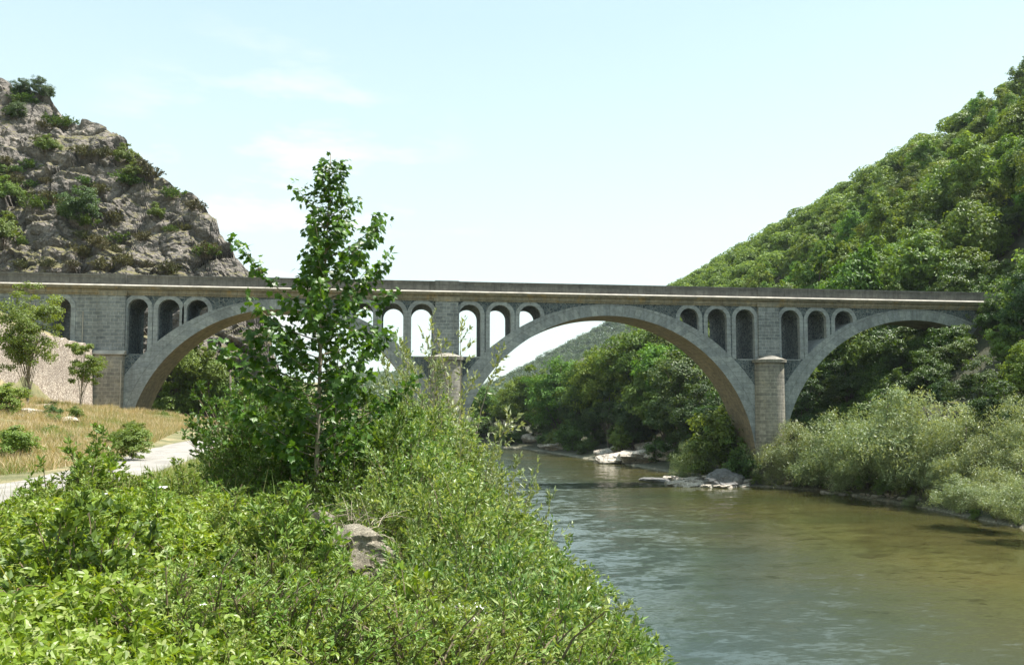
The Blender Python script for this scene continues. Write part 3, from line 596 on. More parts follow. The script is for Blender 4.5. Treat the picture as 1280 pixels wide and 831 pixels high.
def shrub(name, label, mat, seed, Ht, Sp, nst=46, ntw=12, nlf=11, ll=.055, tmpl=SLIM, stem='twig', cat='shrub', tw=.4, lean=(0, 0), bare=.15, arch=.35):
    """many-stemmed shrub: arching stems, side twigs, leaves along the twigs"""
    rng = np.random.default_rng(seed); t = thing(name, label, cat); g = Geo(); st = Geo(); n = nst
    az = rng.uniform(0, 2*math.pi, n); rad = Sp*np.sqrt(rng.uniform(0, 1, n)); hh = Ht*(1-.45*(rad/Sp)**2)*rng.uniform(.7, 1.08, n)
    A = np.stack([np.cos(az)*rad*.35, np.sin(az)*rad*.35, -.1+0*az], 1); C = np.stack([np.cos(az)*rad+lean[0]*hh, np.sin(az)*rad+lean[1]*hh, hh], 1)
    B = np.stack([np.cos(az)*rad*.5, np.sin(az)*rad*.5, hh*(.65+arch*.3)], 1)+rng.normal(size=(n, 3))*.08*Ht
    for i in range(n): st.tube(bez(A[i], B[i], C[i], 6), np.linspace(.006+.004*Ht, .002, 6), 3)
    m_ = n*ntw; si = np.repeat(np.arange(n), ntw); u = rng.uniform(bare, 1, m_)[:, None]
    P0 = (1-u)**2*A[si]+2*u*(1-u)*B[si]+u*u*C[si]; Tn = unit(2*(1-u)*(B[si]-A[si])+2*u*(C[si]-B[si]))
    D0 = unit(Tn*.75+rdirs(rng, m_)*.75+np.array([0, 0, .25])); Lt = tw*rng.uniform(.5, 1.2, m_)*(1.15-.6*u[:, 0])
    P1 = P0+D0*Lt[:, None]; P1[:, 2] -= Lt*.12*rng.uniform(0, 1, m_)
    W = unit(np.cross(D0, rdirs(rng, m_)))*.0022; st.add(np.concatenate([P0-W, P0+W, P1], 1).reshape(-1, 3), None, np.arange(m_*3).reshape(-1, 3))
    k = m_*nlf; ti = np.repeat(np.arange(m_), nlf); v = rng.uniform(.05, 1.05, k)[:, None]; P = P0[ti]*(1-v)+P1[ti]*v
    D = unit(D0[ti]*.9+rdirs(rng, k)*.75); nn = unit(np.cross(D, rdirs(rng, k))+np.array([0, 0, .55])); nn = np.where(nn[:, 2:] < 0, -nn, nn)
    g.leaves(P, D, nn, ll*rng.uniform(.6, 1.3, k), *tmpl); g.build('foliage', M[mat], t); st.build('stems', M[stem], t); return t
def put(proto, px, top, base_py=None, depth=None, H0=1, rng=random, label=None, group=None, sx=1, loc=None, dz=0, rz=None):
    """stand proto on the terrain under pixel px so that its top reaches pixel row `top`"""
    if loc is None:
        if depth is not None:
            d = ray(px, 511); s = depth; x, y = d[0]*s, d[1]*s
        else: p = hit(px, base_py); x, y = p[0], p[1]
    else: x, y = loc
    z = h1(x, y)+dz; q = topx((x, y, z)); s = (ray(px, top)); zt = EYE+s[2]*(y/s[1]); sc = max(.15, (zt-z)/H0)
    return use(proto, (x, y, z), rng.uniform(0, 6.28) if rz is None else rz, (sc*sx, sc*sx, sc), label, group)
random.seed(5)
# ------------------------------------------------------------------ trees of the right hillside
rng = np.random.default_rng(11)
FT = [tree('forest_tree', 'round green broadleaf tree in the dense wood on the right hillside', 'tree', 'bright' if i == 5 else ('oak' if i in (1, 4) else 'hill'), 100+i, [9, 10, 11, 8, 9.5, 8][i], [4.2, 3.6, 3.8, 4.4, 4, 3.8][i], 14+i*2, 5200, .4, LEAF, .1, .17, limbs=False, shape='cone' if i in (2, 4) else 'round') for i in range(6)]
cand = []
for gx in np.arange(42, 240, 4.4):
    for gy in np.arange(40, 335, 4.4):
        x = gx+rng.uniform(-2.3, 2.3); y = gy+rng.uniform(-2.3, 2.3)
        if y < 88.5 and (x < 58 or 76 < y < 88.5 and x < 72): continue
        if y < 77 and topx((x-4, y, 12))[0] < 1262: continue
        e = ((x-131)*97+(y-154)*47.7)/108.1
        if e > 20: continue
        z = h1(x, y); px, py, d = topx((x, y, z+6))
        if px < 800 and topx((x, y, z+11))[1] < np.interp(px, [560, 610, 655, 686, 735, 784, 800], [480, 474, 468, 448, 432, 402, 385]): continue
        if -40 < px-(0) and px < 1330 and py > -60 and d > 5 and z > 2.5: cand.append((d, x, y, z, px, py))
cand.sort(); print('forest candidates', len(cand))
NF = 285
for i, (d, x, y, z, px, py) in enumerate(cand[:NF]):
    s = rng.uniform(.58, 1.0)*(1.35 if d < 128 else 1.05 if d > 170 else 1); use(FT[int(rng.integers(0, 6)) if rng.random() < .93 else 5] if i > 5 else FT[i], (x, y, z-.5), rng.uniform(0, 6.28), (s, s, s*rng.uniform(.9, 1.25)), 'round green broadleaf tree in the dense wood on the right hillside', 'woodland trees covering the right hillside')
def wood_mass(name, pts, seed, ls, per, R, mat, label):
    rng = np.random.default_rng(seed); g = Geo(); pts = np.asarray(pts); n = len(pts); Rr = R*rng.uniform(.65, 1.5, n); k = n*per; ti = np.repeat(np.arange(n), per); d = rdirs(rng, k); d[:, 2] = np.abs(d[:, 2])*1.0-.15
    lob = unit(rng.normal(size=(n*6, 3))); lob[:, 2] = np.abs(lob[:, 2]); w_ = rng.integers(0, 6, k)
    C = pts[ti]+np.array([0, 0, R*.9])+lob[ti*6+w_]*Rr[ti][:, None]*.55*np.array([1, 1, .9]); P = C+d*Rr[ti][:, None]*.5*np.array([1, 1, .85])
    nn = unit(d+np.array([0, 0, .35])+rng.normal(size=(k, 3))*.35); D = np.cross(nn, rdirs(rng, k)); g.leaves(P, D, nn, ls*rng.uniform(.7, 1.3, k), *WIDE)
    o = g.build(name, M[mat]); tag(o, label, kind='stuff'); o['category'] = 'woodland'; return o
if len(cand) > NF: wood_mass('distant_woodland', [(c[1], c[2], c[3]) for c in cand[NF:]], 3, .5, 900, 3.5, 'hill', 'distant green woodland on the upper right hillside')
pts = []
x = rng.uniform(-520, 620, 16000); y = rng.uniform(400, 940, 16000); z = H(x, y); px, py, d = topx(np.stack([x, y, z+6], 1))
k = (z > 4) & (px > 430) & (px < 930); pts = np.stack([x, y, z], 1)[k]
print('far', len(pts)); wood_mass('far_woodland', pts, 4, 1.5, 160, 6.5, 'far', 'bluish wooded hill far behind the middle arch')
# ------------------------------------------------------------------ big trees on the far bank seen through the middle arch
BT = [tree('broadleaf_tree', '', 'tree', 'oak', 200+i, 12, 5, 26, 13000, .36, LEAF, .1, .2) for i in range(3)]
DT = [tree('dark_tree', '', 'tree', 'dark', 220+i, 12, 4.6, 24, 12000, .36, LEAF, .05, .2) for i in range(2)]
GT = [tree('bright_tree', '', 'tree', 'bright', 230+i, 10, 4, 22, 11000, .34, LEAF, .05, .16) for i in range(2)]
g1_ = 'large trees along the far river bank behind the middle arch'
for px, top, dep, P_, lab in [
    (606, 478, 186, BT[0], 'rounded green tree at the far left end of the bank under the middle arch'), (640, 472, 178, BT[1], 'green tree beside the river bend just below the blue hill'), (668, 452, 170, BT[2], 'tall full tree below the blue hill crest'),
    (700, 441, 160, BT[0], 'large dark green crown in the middle of the far bank wood'), (745, 428, 150, BT[1], None), (725, 470, 150, DT[0], None), (775, 412, 142, BT[2], None), (800, 402, 138, BT[0], None), (760, 480, 138, DT[1], None), (700, 480, 163, DT[0], None),
    (690, 500, 168, GT[0], 'yellow green round tree low on the far bank above the rock slab'), (655, 500, 176, DT[0], None), (628, 505, 182, DT[1], None), (600, 505, 192, BT[2], None), (830, 440, 122, GT[1], 'bright green sunlit tree under the right side of the middle arch'), (855, 432, 112, DT[0], None),
    (880, 470, 104, DT[1], None), (840, 480, 116, DT[0], None), (800, 480, 128, DT[1], None), (790, 505, 124, DT[0], None), (870, 500, 104, DT[0], None), (905, 480, 96, DT[1], None), (820, 398, 140, BT[1], None), (850, 400, 125, BT[2], None), (740, 505, 146, DT[1], None), (715, 505, 158, BT[0], None)]:
    put(P_, px, top, None, dep, 12 if P_ in BT+DT else 10, random, lab or ('dark green tree in shade on the far bank seen through the middle arch' if P_ in DT else 'mid green tree on the far bank seen through the middle arch'), g1_)
# dark trees below and behind the right arch
g2_ = 'shaded trees below the right arch'
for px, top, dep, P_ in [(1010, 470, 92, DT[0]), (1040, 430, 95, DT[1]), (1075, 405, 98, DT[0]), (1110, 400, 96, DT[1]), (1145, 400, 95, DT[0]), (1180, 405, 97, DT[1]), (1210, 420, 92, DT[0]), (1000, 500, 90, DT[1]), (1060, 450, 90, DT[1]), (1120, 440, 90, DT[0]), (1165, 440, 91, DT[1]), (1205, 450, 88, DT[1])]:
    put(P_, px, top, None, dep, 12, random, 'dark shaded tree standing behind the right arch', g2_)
put(GT[0], 1262, 388, None, 76, 10, random, 'bright green tree hiding the right foot of the bridge', None, 1.15)
put(DT[0], 1292, 325, None, 74, 12, random, 'dark tall tree covering the right end of the parapet', None, .8)
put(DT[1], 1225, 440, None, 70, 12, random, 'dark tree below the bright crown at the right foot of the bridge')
put(BT[1], 1290, 420, None, 66, 12, random, 'green tree cut by the right edge of the photo under the dark tall tree')
put(DT[0], 1180, 470, None, 76, 12, random, 'shaded tree in front of the right leg of the right arch', None, .9)
put(DT[1], 1255, 470, None, 64, 12, random, 'dark shaded tree between the willows and the right foot of the bridge')
for px, top, dep, P_, lab in [(1130, 335, 110, GT[0], 'bright yellow green tree just above the parapet near the right arch crown'), (1185, 318, 112, GT[1], 'bright yellow green tree above the parapet over the right arch'), (1225, 325, 108, GT[0], 'rightmost bright green tree behind the parapet'), (1085, 345, 116, BT[0], 'green tree rising behind the parapet right of the round pier')]:
    put(P_, px, top, None, dep, 10 if P_ in GT else 12, random, lab)
for i, (px, py) in enumerate([(1237, 318), (1250, 322), (1222, 322), (1262, 305), (1133, 305), (1150, 296), (1275, 296), (1240, 300)]):
    p = hit(px, py); use([BT, GT, BT, DT][i % 4][i % 2], (p[0], p[1], p[2]-.6), i, (.48, .48, .5), 'broad tree low on the hillside just behind the right end of the parapet', 'hillside trees behind the right end of the parapet')
# ------------------------------------------------------------------ willows of the right bank
WT = [tree('willow_bush', '', 'willow', 'willow', 300+i, 5, 3.3, 24, 15000, .2, SLIM, -.05, .06, droop=.5, part='foliage') for i in range(3)]
UB = [tree('bank_bush', '', 'bush', 'bright', 320, 2.4, 1.9, 14, 6000, .15, LEAF, -.1, .03, part='foliage'), tree('bank_bush', '', 'bush', 'under', 321, 2.4, 1.9, 14, 6000, .16, LEAF, -.1, .03, part='foliage')]
wl = [(968, 545, 603, 'silvery willow bush at the foot of the round pier', 1), (1000, 522, 606, 'silvery willow bush just right of the round pier', 1), (1040, 508, 610, 'broad silver green willow under the right arch', 1), (1085, 520, 612, 'silver green willow right of the broad one on the bank', 1), (1120, 478, 606, 'tall pale willow with top reaching above its neighbours', 1),
      (1160, 482, 606, 'tallest feathery willow in the middle of the right bank', 1), (1205, 515, 612, 'pale willow leaning behind the fallen branch', 1), (1240, 540, 622, 'low silvery willow near the right edge', 1), (1278, 488, 600, 'round pale willow at the right edge of the photo', .9), (1275, 555, 636, 'willow hanging over the water at the right edge', 1.1),
      (1140, 550, 616, 'low willow in front of the tall feathery one', 1), (1190, 570, 622, 'spreading willow behind the low branch over the water', 1.1), (1065, 560, 614, 'low willow above the line of white stones', 1), (1010, 560, 610, 'low dark based willow right of the pier foot', 1)]
for i, (px, top, base, lab, sx) in enumerate(wl): put(WT[i % 3], px, top, base, None, 5, random, lab, None, sx)
for i, (px, top, dep) in enumerate([(1240, 612, 52.5), (1195, 622, 54), (1275, 625, 48)]):
    x, y = (ray(px, 511)*dep)[:2]; o = use(WT[i], (x, y, .9+.3*i), 1+i, (.75, .75, .5), ['leafy willow branch hanging low over the dark water', 'leftmost tip of the willow branches over the water', 'willow branch over the water at the right edge'][i])
for i, (px, top, base) in enumerate([(1000, 590, 609), (1060, 596, 613), (1085, 590, 615), (1110, 592, 618), (1135, 598, 620), (945, 590, 607), (1030, 598, 612)]): put(UB[0], px, top, base, None, 2.4, random, 'bright green low bush at the water edge under the willows', 'low bushes along the right water edge')
for px, top, dep, P_, lab in [(905, 505, 90, UB[0], 'bright green bush left of the pier foot under the middle arch'), (915, 535, 88, UB[0], 'lower bright bush beside the inner leg of the middle arch'), (862, 548, 92, WT[0], 'broad light green willow bush behind the pale gravel spit'), (935, 560, 84, UB[1], 'dark bush against the round pier foot'), (885, 545, 96, UB[0], 'pale leafed bush behind the broad willow bush'),
                              (778, 525, 124, GT[1], 'small light tree standing on the pale rock islet'), (640, 540, 176, UB[1], 'dark bush at the river bend'), (735, 545, 140, UB[1], 'dark green bush left of the pale rock islet'), (715, 548, 150, UB[0], 'green bush at the far water edge'), (618, 538, 186, UB[0], 'bright grass green bush at the far left water edge'), (820, 545, 112, UB[1], 'dark undergrowth bush behind the islet'), (845, 560, 104, UB[1], 'dark undergrowth bush beside the broad willow bush')]:
    put(P_, px, top, None, dep, {id(UB[0]): 2.4, id(UB[1]): 2.4}.get(id(P_), 10 if P_ in GT else 5), random, lab)
ru = np.random.default_rng(6)
for k in range(900):
    x, y = ru.uniform(-40, 50), ru.uniform(90, 205); d_ = river_sd(np.array([x]), np.array([y]))[0]
    if not (1.5 < d_ < 9) or x < 9 and y < 172 or ru.random() < .72: continue
    px, _, dd = topx((x, y, 2))
    if px < 560 or px > 1000: continue
    if 730 < px < 850 and d_ < 7 and dd < 140: continue
    s = ru.uniform(.9, 2.0)*(.8 if d_ < 3 else 1.2); use(UB[1] if ru.random() < .7 else UB[0], (x, y, h1(x, y)-.1), ru.uniform(0, 6.28), (s, s, s), 'dark undergrowth bush along the far bank below the trees', 'undergrowth along the far bank')
for k in range(90):
    x, y = ru.uniform(44, 70), ru.uniform(76, 94); s = ru.uniform(1.0, 1.6) if y < 86 else ru.uniform(1.3, 2.2); use(UB[1], (x, y, h1(x, y)-.2), ru.uniform(0, 6.28), (s, s, s), 'dark undergrowth bush on the steep slope below the right arch', 'undergrowth on the slope behind the right arch')
# ------------------------------------------------------------------ rocks
def boulder(name, seed, mat, fl=.6, sub=14, rough=1):
    u = np.linspace(0, math.pi, sub+1); v = np.linspace(0, 2*math.pi, sub*2+1)[:-1]; U, Vv = np.meshgrid(u, v, indexing='ij')
    D = np.stack([np.sin(U)*np.cos(Vv), np.sin(U)*np.sin(Vv), np.cos(U)], -1); f1, f2, c = worley(D*1.5+seed*7.7, seed)
    nrm = rdirs(np.random.default_rng(seed), 9); cut = np.min(np.stack([.78/np.maximum(D@n, .25) for n in nrm]), 0); r = np.minimum(1.15, cut)*(1+(c-.5)*.22*rough+(fbm(D*3+seed, 3)-.5)*.25)
    P = D*r[..., None]*np.array([1, .8, fl]); n_, m_ = U.shape; idx = np.arange(n_*m_).reshape(n_, m_); i2 = np.roll(idx, -1, 1)
    Q = np.stack([idx[:-1], idx[1:], i2[1:], i2[:-1]], -1).reshape(-1, 4); o = mobj(name, raw_mesh(name, P.reshape(-1, 3), Q), M[mat]); return o
BO = [boulder('boulder', s, 'shore', .5) for s in range(1, 5)]; 
for o in BO: tag(o, 'pale boulder', 'rock')
rr = random.Random(3)
def rock(px, py, size, lab, group=None, flat=1, P_=None, zoff=0, dep=None):
    p = hit(px, py) if dep is None else None
    if p is None: x, y = (ray(px, 511)*dep)[:2]
    else: x, y = p[0], p[1]
    z = max(h1(x, y), -.05)+zoff; return use(P_ or rr.choice(BO), (x, y, z), rr.uniform(-.5, .5), (size, size, size*flat), lab, group)
for px, py, s, lab in [(755, 568, 1.6, 'pale block at the left tip of the rock islet'), (770, 577, 2.6, 'long flat pale slab on the water side of the islet'), (800, 575, 3.0, 'broad pale slab in the middle of the rock islet'), (830, 572, 2.8, 'pale slab at the right end of the rock islet'), (785, 566, 2.4, 'higher pale rock at the back of the islet'), (815, 562, 2.2, 'pale rock sticking out above the islet slabs'), (845, 562, 1.8, 'grey pale rock between the islet and the willow bush')]:
    rock(px, py, s*1.15, lab, None, .8, None, .3)
for px, py, s, lab in [(698, 561, 2.8, 'flat pale slab at the far water edge'), (684, 559, 1.8, 'small pale rock left of the flat far slab'), (672, 550, 4.0, 'dark sloping rock face at the far river bend'), (690, 546, 3.4, 'tilted rock ledge above the far slab')]: rock(px, py, s, lab, None, .7, None, .3)
for k in range(34): rock(836+k*3.0, 603+rr.uniform(-4.5, 4)+k*.12, rr.uniform(.5, 1.15), 'pale angular stone on the gravel spit below the middle arch', 'stones of the pale spit below the middle arch', .8, None, .12)
for k in range(30): rock(1030+k*4.1+rr.uniform(-2, 2), 614.5+k*.42+rr.uniform(-1.2, 1.6), rr.uniform(.13, .38), 'small whitish stone at the foot of the right bank bushes', 'small stones along the right water edge', .9, None, .05)
rock(925, 604, 1.3, 'flat pale slab at the right end of the gravel spit', None, .35, None, .25)
DR = boulder('pier_rock', 9, 'darkrock', .8); tag(DR, 'dark grey rock hump at the foot of the middle arch', 'rock'); x, y = (ray(905, 511)*83)[:2]; use(DR, (x, y, .6), .4, (2.1, 1.6, 1.35), 'dark grey rock hump under the foot of the middle arch')
rock(820, 601, 1.9, 'low dark rock shelf left of the gravel spit', None, .3, boulder('pier_rock', 12, 'darkrock', .6), .1)['category'] = 'rock'
# pale spit and islet banks are part of the ground: gravel beds
# ------------------------------------------------------------------ vegetation on the crag
HB = [shrub('heath_bush', '', 'heather', 400, 1.1, 1.3, 40, 9, 7, .12, LEAF, tw=.35), shrub('heath_bush', '', 'under', 401, 1.2, 1.3, 40, 9, 7, .14, LEAF, tw=.35)]
RB = tree('crag_oak', '', 'bush', 'dark', 410, 6, 3.6, 22, 9000, .28, LEAF, .0, .1)
def onrock(P_, px, py, s, lab, group=None, sz=None): p = rock_hit(px, py); return use(P_, (p[0], p[1], p[2]-.3*s), rr.uniform(0, 6.28), (s, s, sz or s), lab, group)
onrock(RB, 100, 283, 1.0, 'dark green holm oak growing in the middle of the crag', None, .95)
for px, py, s, lab in [(28, 122, .55, 'dark bush near the top left of the crag'), (50, 124, .6, 'dark bush beside the crag top'), (20, 150, .5, 'small dark bush below the crag top')]: onrock(RB, px, py, s, lab)
BRB = tree('crag_bush', '', 'bush', 'bright', 411, 3, 1.8, 14, 5000, .2, LEAF, -.05, .05)
for px, py, s, lab in [(158, 205, 1.1, 'bright green bush on the crag skyline'), (168, 222, .8, 'lower bright bush on the crag skyline'), (195, 272, .8, 'small bright bush on the right face of the crag'), (5, 250, 1.2, 'bright bush at the left edge above the bridge'), (6, 305, 1.5, 'pale green bush at the left edge just over the parapet'), (60, 190, .9, 'green bush on the crag ledge'), (8, 222, .9, 'bright bush on the ledge at the left edge')]: onrock(BRB, px, py, s, lab)
for i in range(190):
    px, py = rr.uniform(0, 310), rr.uniform(120, 345)
    sky = np.interp(px, [p[0] for p in SIL[2:]], [p[1] for p in SIL[2:]])
    if py < sky+3: continue
    band = abs((py-sky)-rr.choice([4, 50, 60, 110, 120, 150])) < 22
    if not band and rr.random() < .55: continue
    onrock(HB[0] if rr.random() < .65 else HB[1], px, py, rr.uniform(.7, 1.7), 'low brownish heath bush clinging to the crag', 'heath bushes on the crag')
for i, (px, py, s, P_) in enumerate([(215, 530, 1.1, BRB), (240, 500, 1.9, BRB), (225, 475, 1.6, BRB), (205, 520, 1.3, BRB), (250, 530, 1.3, BRB), (265, 490, 1.8, BRB), (210, 550, 1.0, BRB), (275, 525, 1.2, BRB), (290, 540, 1.2, BRB), (300, 500, .8, RB), (240, 450, 1.5, BRB), (262, 462, 1.4, BRB), (215, 500, 1.3, BRB), (320, 520, 1.2, BRB)]):
    x, y = at_Y(px, py, 94-i*.3)[:2]; z = at_Y(px, py, y)[2]; use(P_, (x, y, z-2.4), i, (s, s, s*1.1), 'leafy bush against the cliff seen through the left arch', 'bushes behind the left arch')
for px, top, dep, s in [(205, 522, 60, 1), (235, 528, 52, 1), (262, 535, 46, 1), (300, 500, 60, 1), (335, 490, 52, 1), (285, 530, 40, 1), (320, 470, 70, 1.2), (360, 470, 62, 1)]:
    put(BRB, px, top, None, dep, 3, random, 'green bush on the verge beside the road near the left arch', 'verge bushes near the left arch', s)
# ------------------------------------------------------------------ two slim trees before the retaining wall
T1 = tree('slim_tree', 'slim feathery light green tree before the retaining wall at the left edge', 'tree', 'robinia', 500, 8.5, 2.6, 30, 12000, .16, LEAF, .22, .09, 'pale_bark', True, .9)
put(T1, 34, 343, None, 50, 8.5)
T2 = tree('slim_tree', 'smaller slim feathery tree right before the bridge abutment', 'tree', 'robinia', 501, 5, 1.5, 16, 6000, .14, LEAF, .35, .05, 'pale_bark', True, .9)
put(T2, 100, 420, None, 55, 5)
put(UB[0], 8, 480, 520, None, 2.4, random, 'green bush at the left edge below the retaining wall', None, 1.2); put(UB[1], 68, 505, 525, None, 2.4, random, 'low bush between the two slim trees'); put(UB[0], 92, 508, 528, None, 2.4, random, 'low bush at the foot of the smaller slim tree')
for i in range(16):
    px, dep = rr.uniform(5, 190), rr.uniform(24, 60); put(UB[i % 2], px, 511+(1.5/dep)*990-rr.uniform(25, 50)*20/dep, None, dep, 2.4, rr, 'small green weed clump in the dry grass slope', 'weed clumps in the dry grass', 1.2)
for px, py, s, lab in [(40, 518, .7, 'pale rock below the left slim tree'), (55, 510, .5, 'small pale rock beside the left slim tree'), (80, 528, .6, 'flat pale rock in the dry grass under the slim trees'), (20, 524, .5, 'pale stone at the left edge of the grassy slope')]: rock(px, py, s, lab, None, .7, None, .1)
g = Geo(); p = hit(287, 545); g.tube([(0, 0, -.3), (.03, 0, 1.5), (.02, 0, 4.6)], [.11, .1, .08], 8); o = g.build('wooden_post', M['bark'], None, True); tag(o, 'thin dark wooden post beyond the road under the left arch', 'post'); x, y = (ray(287, 511)*66)[:2]; o.location = (x, y, h1(x, y))
# ------------------------------------------------------------------ grass
def blades(name, pts, L, mat, label, seed, dens=1, lean=.35, tm=BLADE):
    rng = np.random.default_rng(seed); n = len(pts); g = Geo(); P = np.c_[pts, H(pts[:, 0], pts[:, 1])-.02]; D = unit(np.stack([rng.normal(size=n)*lean, rng.normal(size=n)*lean, np.ones(n)], 1)); nn = unit(np.stack([rng.normal(size=n), rng.normal(size=n), np.zeros(n)+.1], 1))
    g.leaves(P, D, nn, L*rng.uniform(.5, 1.2, n), *tm); o = g.build(name, M[mat]); tag(o, label, 'grass', kind='stuff'); return o
rng = np.random.default_rng(8)
def scat(n, x0, x1, y0, y1, cl=.5, sc=.8, seed=0, road=1.7):
    p = np.stack([rng.uniform(x0, x1, n), rng.uniform(y0, y1, n)], 1); k = fbm(np.c_[p*sc, p[:, 0]*0], 3, seed) > cl; p = p[k]; return p[np.abs(p[:, 0]-road_x(p[:, 1])) > road]
p = scat(330000, -29, -8, 12, 79, .42, .5, 1); px, py, d = topx(np.c_[p, H(p[:, 0], p[:, 1])]); p = p[(px > -30)]; blades('dry_grass', p, .5, 'dry', 'dry straw coloured grass on the slope left of the road', 1)
p = scat(190000, -29, -8, 10, 79, .47, .22, 9); blades('green_grass', p, .4, 'grass', 'green grass patches in the dry slope left of the road', 2)
p = scat(120000, -9, 2, 5, 50, .3, .9, 5); blades('verge_grass', p, .33, 'grass', 'green grass on the verge right of the road', 3)
p = scat(16000, 33, 50, 55, 86, .3, .6, 6); p = p[river_sd(p[:, 0], p[:, 1]) > .2]; blades('bank_grass', p, .7, 'grass', 'green grass along the right river bank', 4)
p = scat(90000, 1, 9, 6, 90, .2, .6, 16); dd_ = river_sd(p[:, 0], p[:, 1]); p = p[(dd_ > .02) & (dd_ < 4)]; blades('shore_grass', p, .5, 'grass', 'green grass on the left shore below the shrubs', 7)
for k in range(260):
    y = rr.uniform(38, 78); x = rr.uniform(38, 48); d_ = river_sd(np.array([x]), np.array([y]))[0]
    if not -.1 < d_ < 1.2 or (y > 55 and rr.random() < .55): continue
    s_ = rr.uniform(.14, .3); use(WT[k % 3] if rr.random() < .5 else UB[0], (x, y, h1(x, y)-.1), rr.uniform(0, 6.28), (s_*1.2, s_*1.2, s_), 'small leafy bush hanging over the right water edge', 'small bushes hanging over the right water edge')
for k in range(400):
    y = rr.uniform(10, 75); x = rr.uniform(3, 9); d_ = river_sd(np.array([x]), np.array([y]))[0]
    if not -.1 < d_ < 1.3: continue
    s_ = rr.uniform(.3, .5); use(UB[0] if rr.random() < .6 else UB[1], (x, y, h1(x, y)-.1), rr.uniform(0, 6.28), (s_, s_, s_), 'low green bush at the water line of the left bank', 'low bushes along the left water line')
# ------------------------------------------------------------------ foreground shrubs on the left bank
SH = [shrub('willow_shrub', '', 'willow_b', 600+i, 2.6, 1.35, 74, 20, 13, .07, MID, 'twig', tw=.42, bare=.05) for i in range(3)]
US = [shrub('dark_shrub', '', 'under', 610+i, 2.2, 1.2, 50, 13, 10, .075, LEAF, 'twig', tw=.4, bare=.05) for i in range(2)]
LIM = np.array([(430, 485), (560, 500), (578, 560), (598, 604), (640, 626), (670, 652), (715, 696), (755, 745), (790, 800), (805, 860)])
SP = shrub('willow_sapling', '', 'willow', 620, 3.4, 1.0, 13, 16, 11, .08, MID, 'pale_bark', tw=.5, bare=.3)
gw = 'leafy shrubs crowding the river bank in the foreground'
sh = [(470, 500, 17, 0), (500, 482, 19, 1), (535, 478, 18, 2), (560, 505, 16.5, 0), (520, 520, 14, 1), (470, 540, 13, 2), (555, 560, 12.5, 0), (590, 590, 12, 1), (520, 570, 11, 2), (475, 590, 10, 0), (560, 612, 10.3, 1), (620, 615, 11.5, 2), (655, 628, 12, 0), (690, 655, 12.2, 1), (620, 655, 9.8, 2), (665, 675, 10.5, 0),
      (725, 690, 12.0, 1), (705, 705, 10.8, 2), (750, 712, 11.5, 0), (530, 650, 8.8, 1), (580, 680, 8.8, 2), (770, 745, 11.2, 1), (735, 750, 10.2, 0), (640, 715, 8.8, 1), (690, 745, 9.2, 2), (785, 775, 10.8, 2), (540, 710, 7.6, 0), (600, 740, 7.6, 2), (790, 800, 10.2, 0), (730, 790, 9.2, 1), (655, 775, 7.8, 0)]
for i, (px, top, dep, k) in enumerate(sh):
    px -= max(0, min(34, (px-540)*.4))
    put(SH[k], px, top, None, dep, 2.75, random, 'light green leafy willow shrub in the bank thicket of the foreground', gw)
rt = np.random.default_rng(44); got = []
for k in range(4000):
    y = rt.uniform(6.5, 46); x = rt.uniform(-.5, 8.0)
    if river_sd(np.array([x]), np.array([y]))[0] < -.3 or any(math.hypot(x-a, y-b) < .8+y*.022 for a, b in got): continue
    z = h1(x, y); px, _, d = topx((x, y, z+1)); 
    if px > 840 or px < 440 or (px < 500 and d < 11) or d < 8.5 and px < 540: continue
    lim = np.interp(px+18, LIM[:, 0], LIM[:, 1])+rt.uniform(-8, 14); q = ray(px, lim); ht = EYE+q[2]*(y/q[1])-z
    if ht < .7: continue
    ht = min(ht, rt.uniform(1.9, 3.3)); got.append((x, y)); sc = ht/2.75
    use(SH[k % 3], (x, y, z-.1), rt.uniform(0, 6.28), (max(sc, .6)*1.05, max(sc, .6)*1.05, sc), 'light green leafy willow shrub in the bank thicket of the foreground', gw)
print('thicket', len(got))
for px, top, dep, sx, lab in [(560, 402, 20, .9, 'sparse pale willow sapling rising before the second pier'), (515, 425, 19, .8, 'thin pale sapling left of the second pier'), (600, 545, 13.5, .8, 'sparse small leaved sapling standing against the water'), (648, 590, 13, .8, 'thin twiggy sapling against the blue water')]: put(SP, px, top, None, dep, 2.9, random, lab, None, sx)
gd = 'dark shrubs around the foot of the maple'
for i, (px, top, dep) in enumerate([(275, 560, 13), (300, 520, 13.6), (330, 470, 14), (365, 480, 14.2), (430, 460, 13.5), (465, 500, 12.8), (300, 565, 12), (340, 545, 12.4), (385, 540, 12.6), (430, 540, 12), (455, 575, 11.2), (345, 590, 11.2), (400, 585, 11), (265, 595, 11.5), (310, 455, 16), (345, 440, 17)]):
    put(US[i % 2], px, top, None, dep, 2.3, random, 'dark green shrub crowding round the foot of the slender maple', gd)
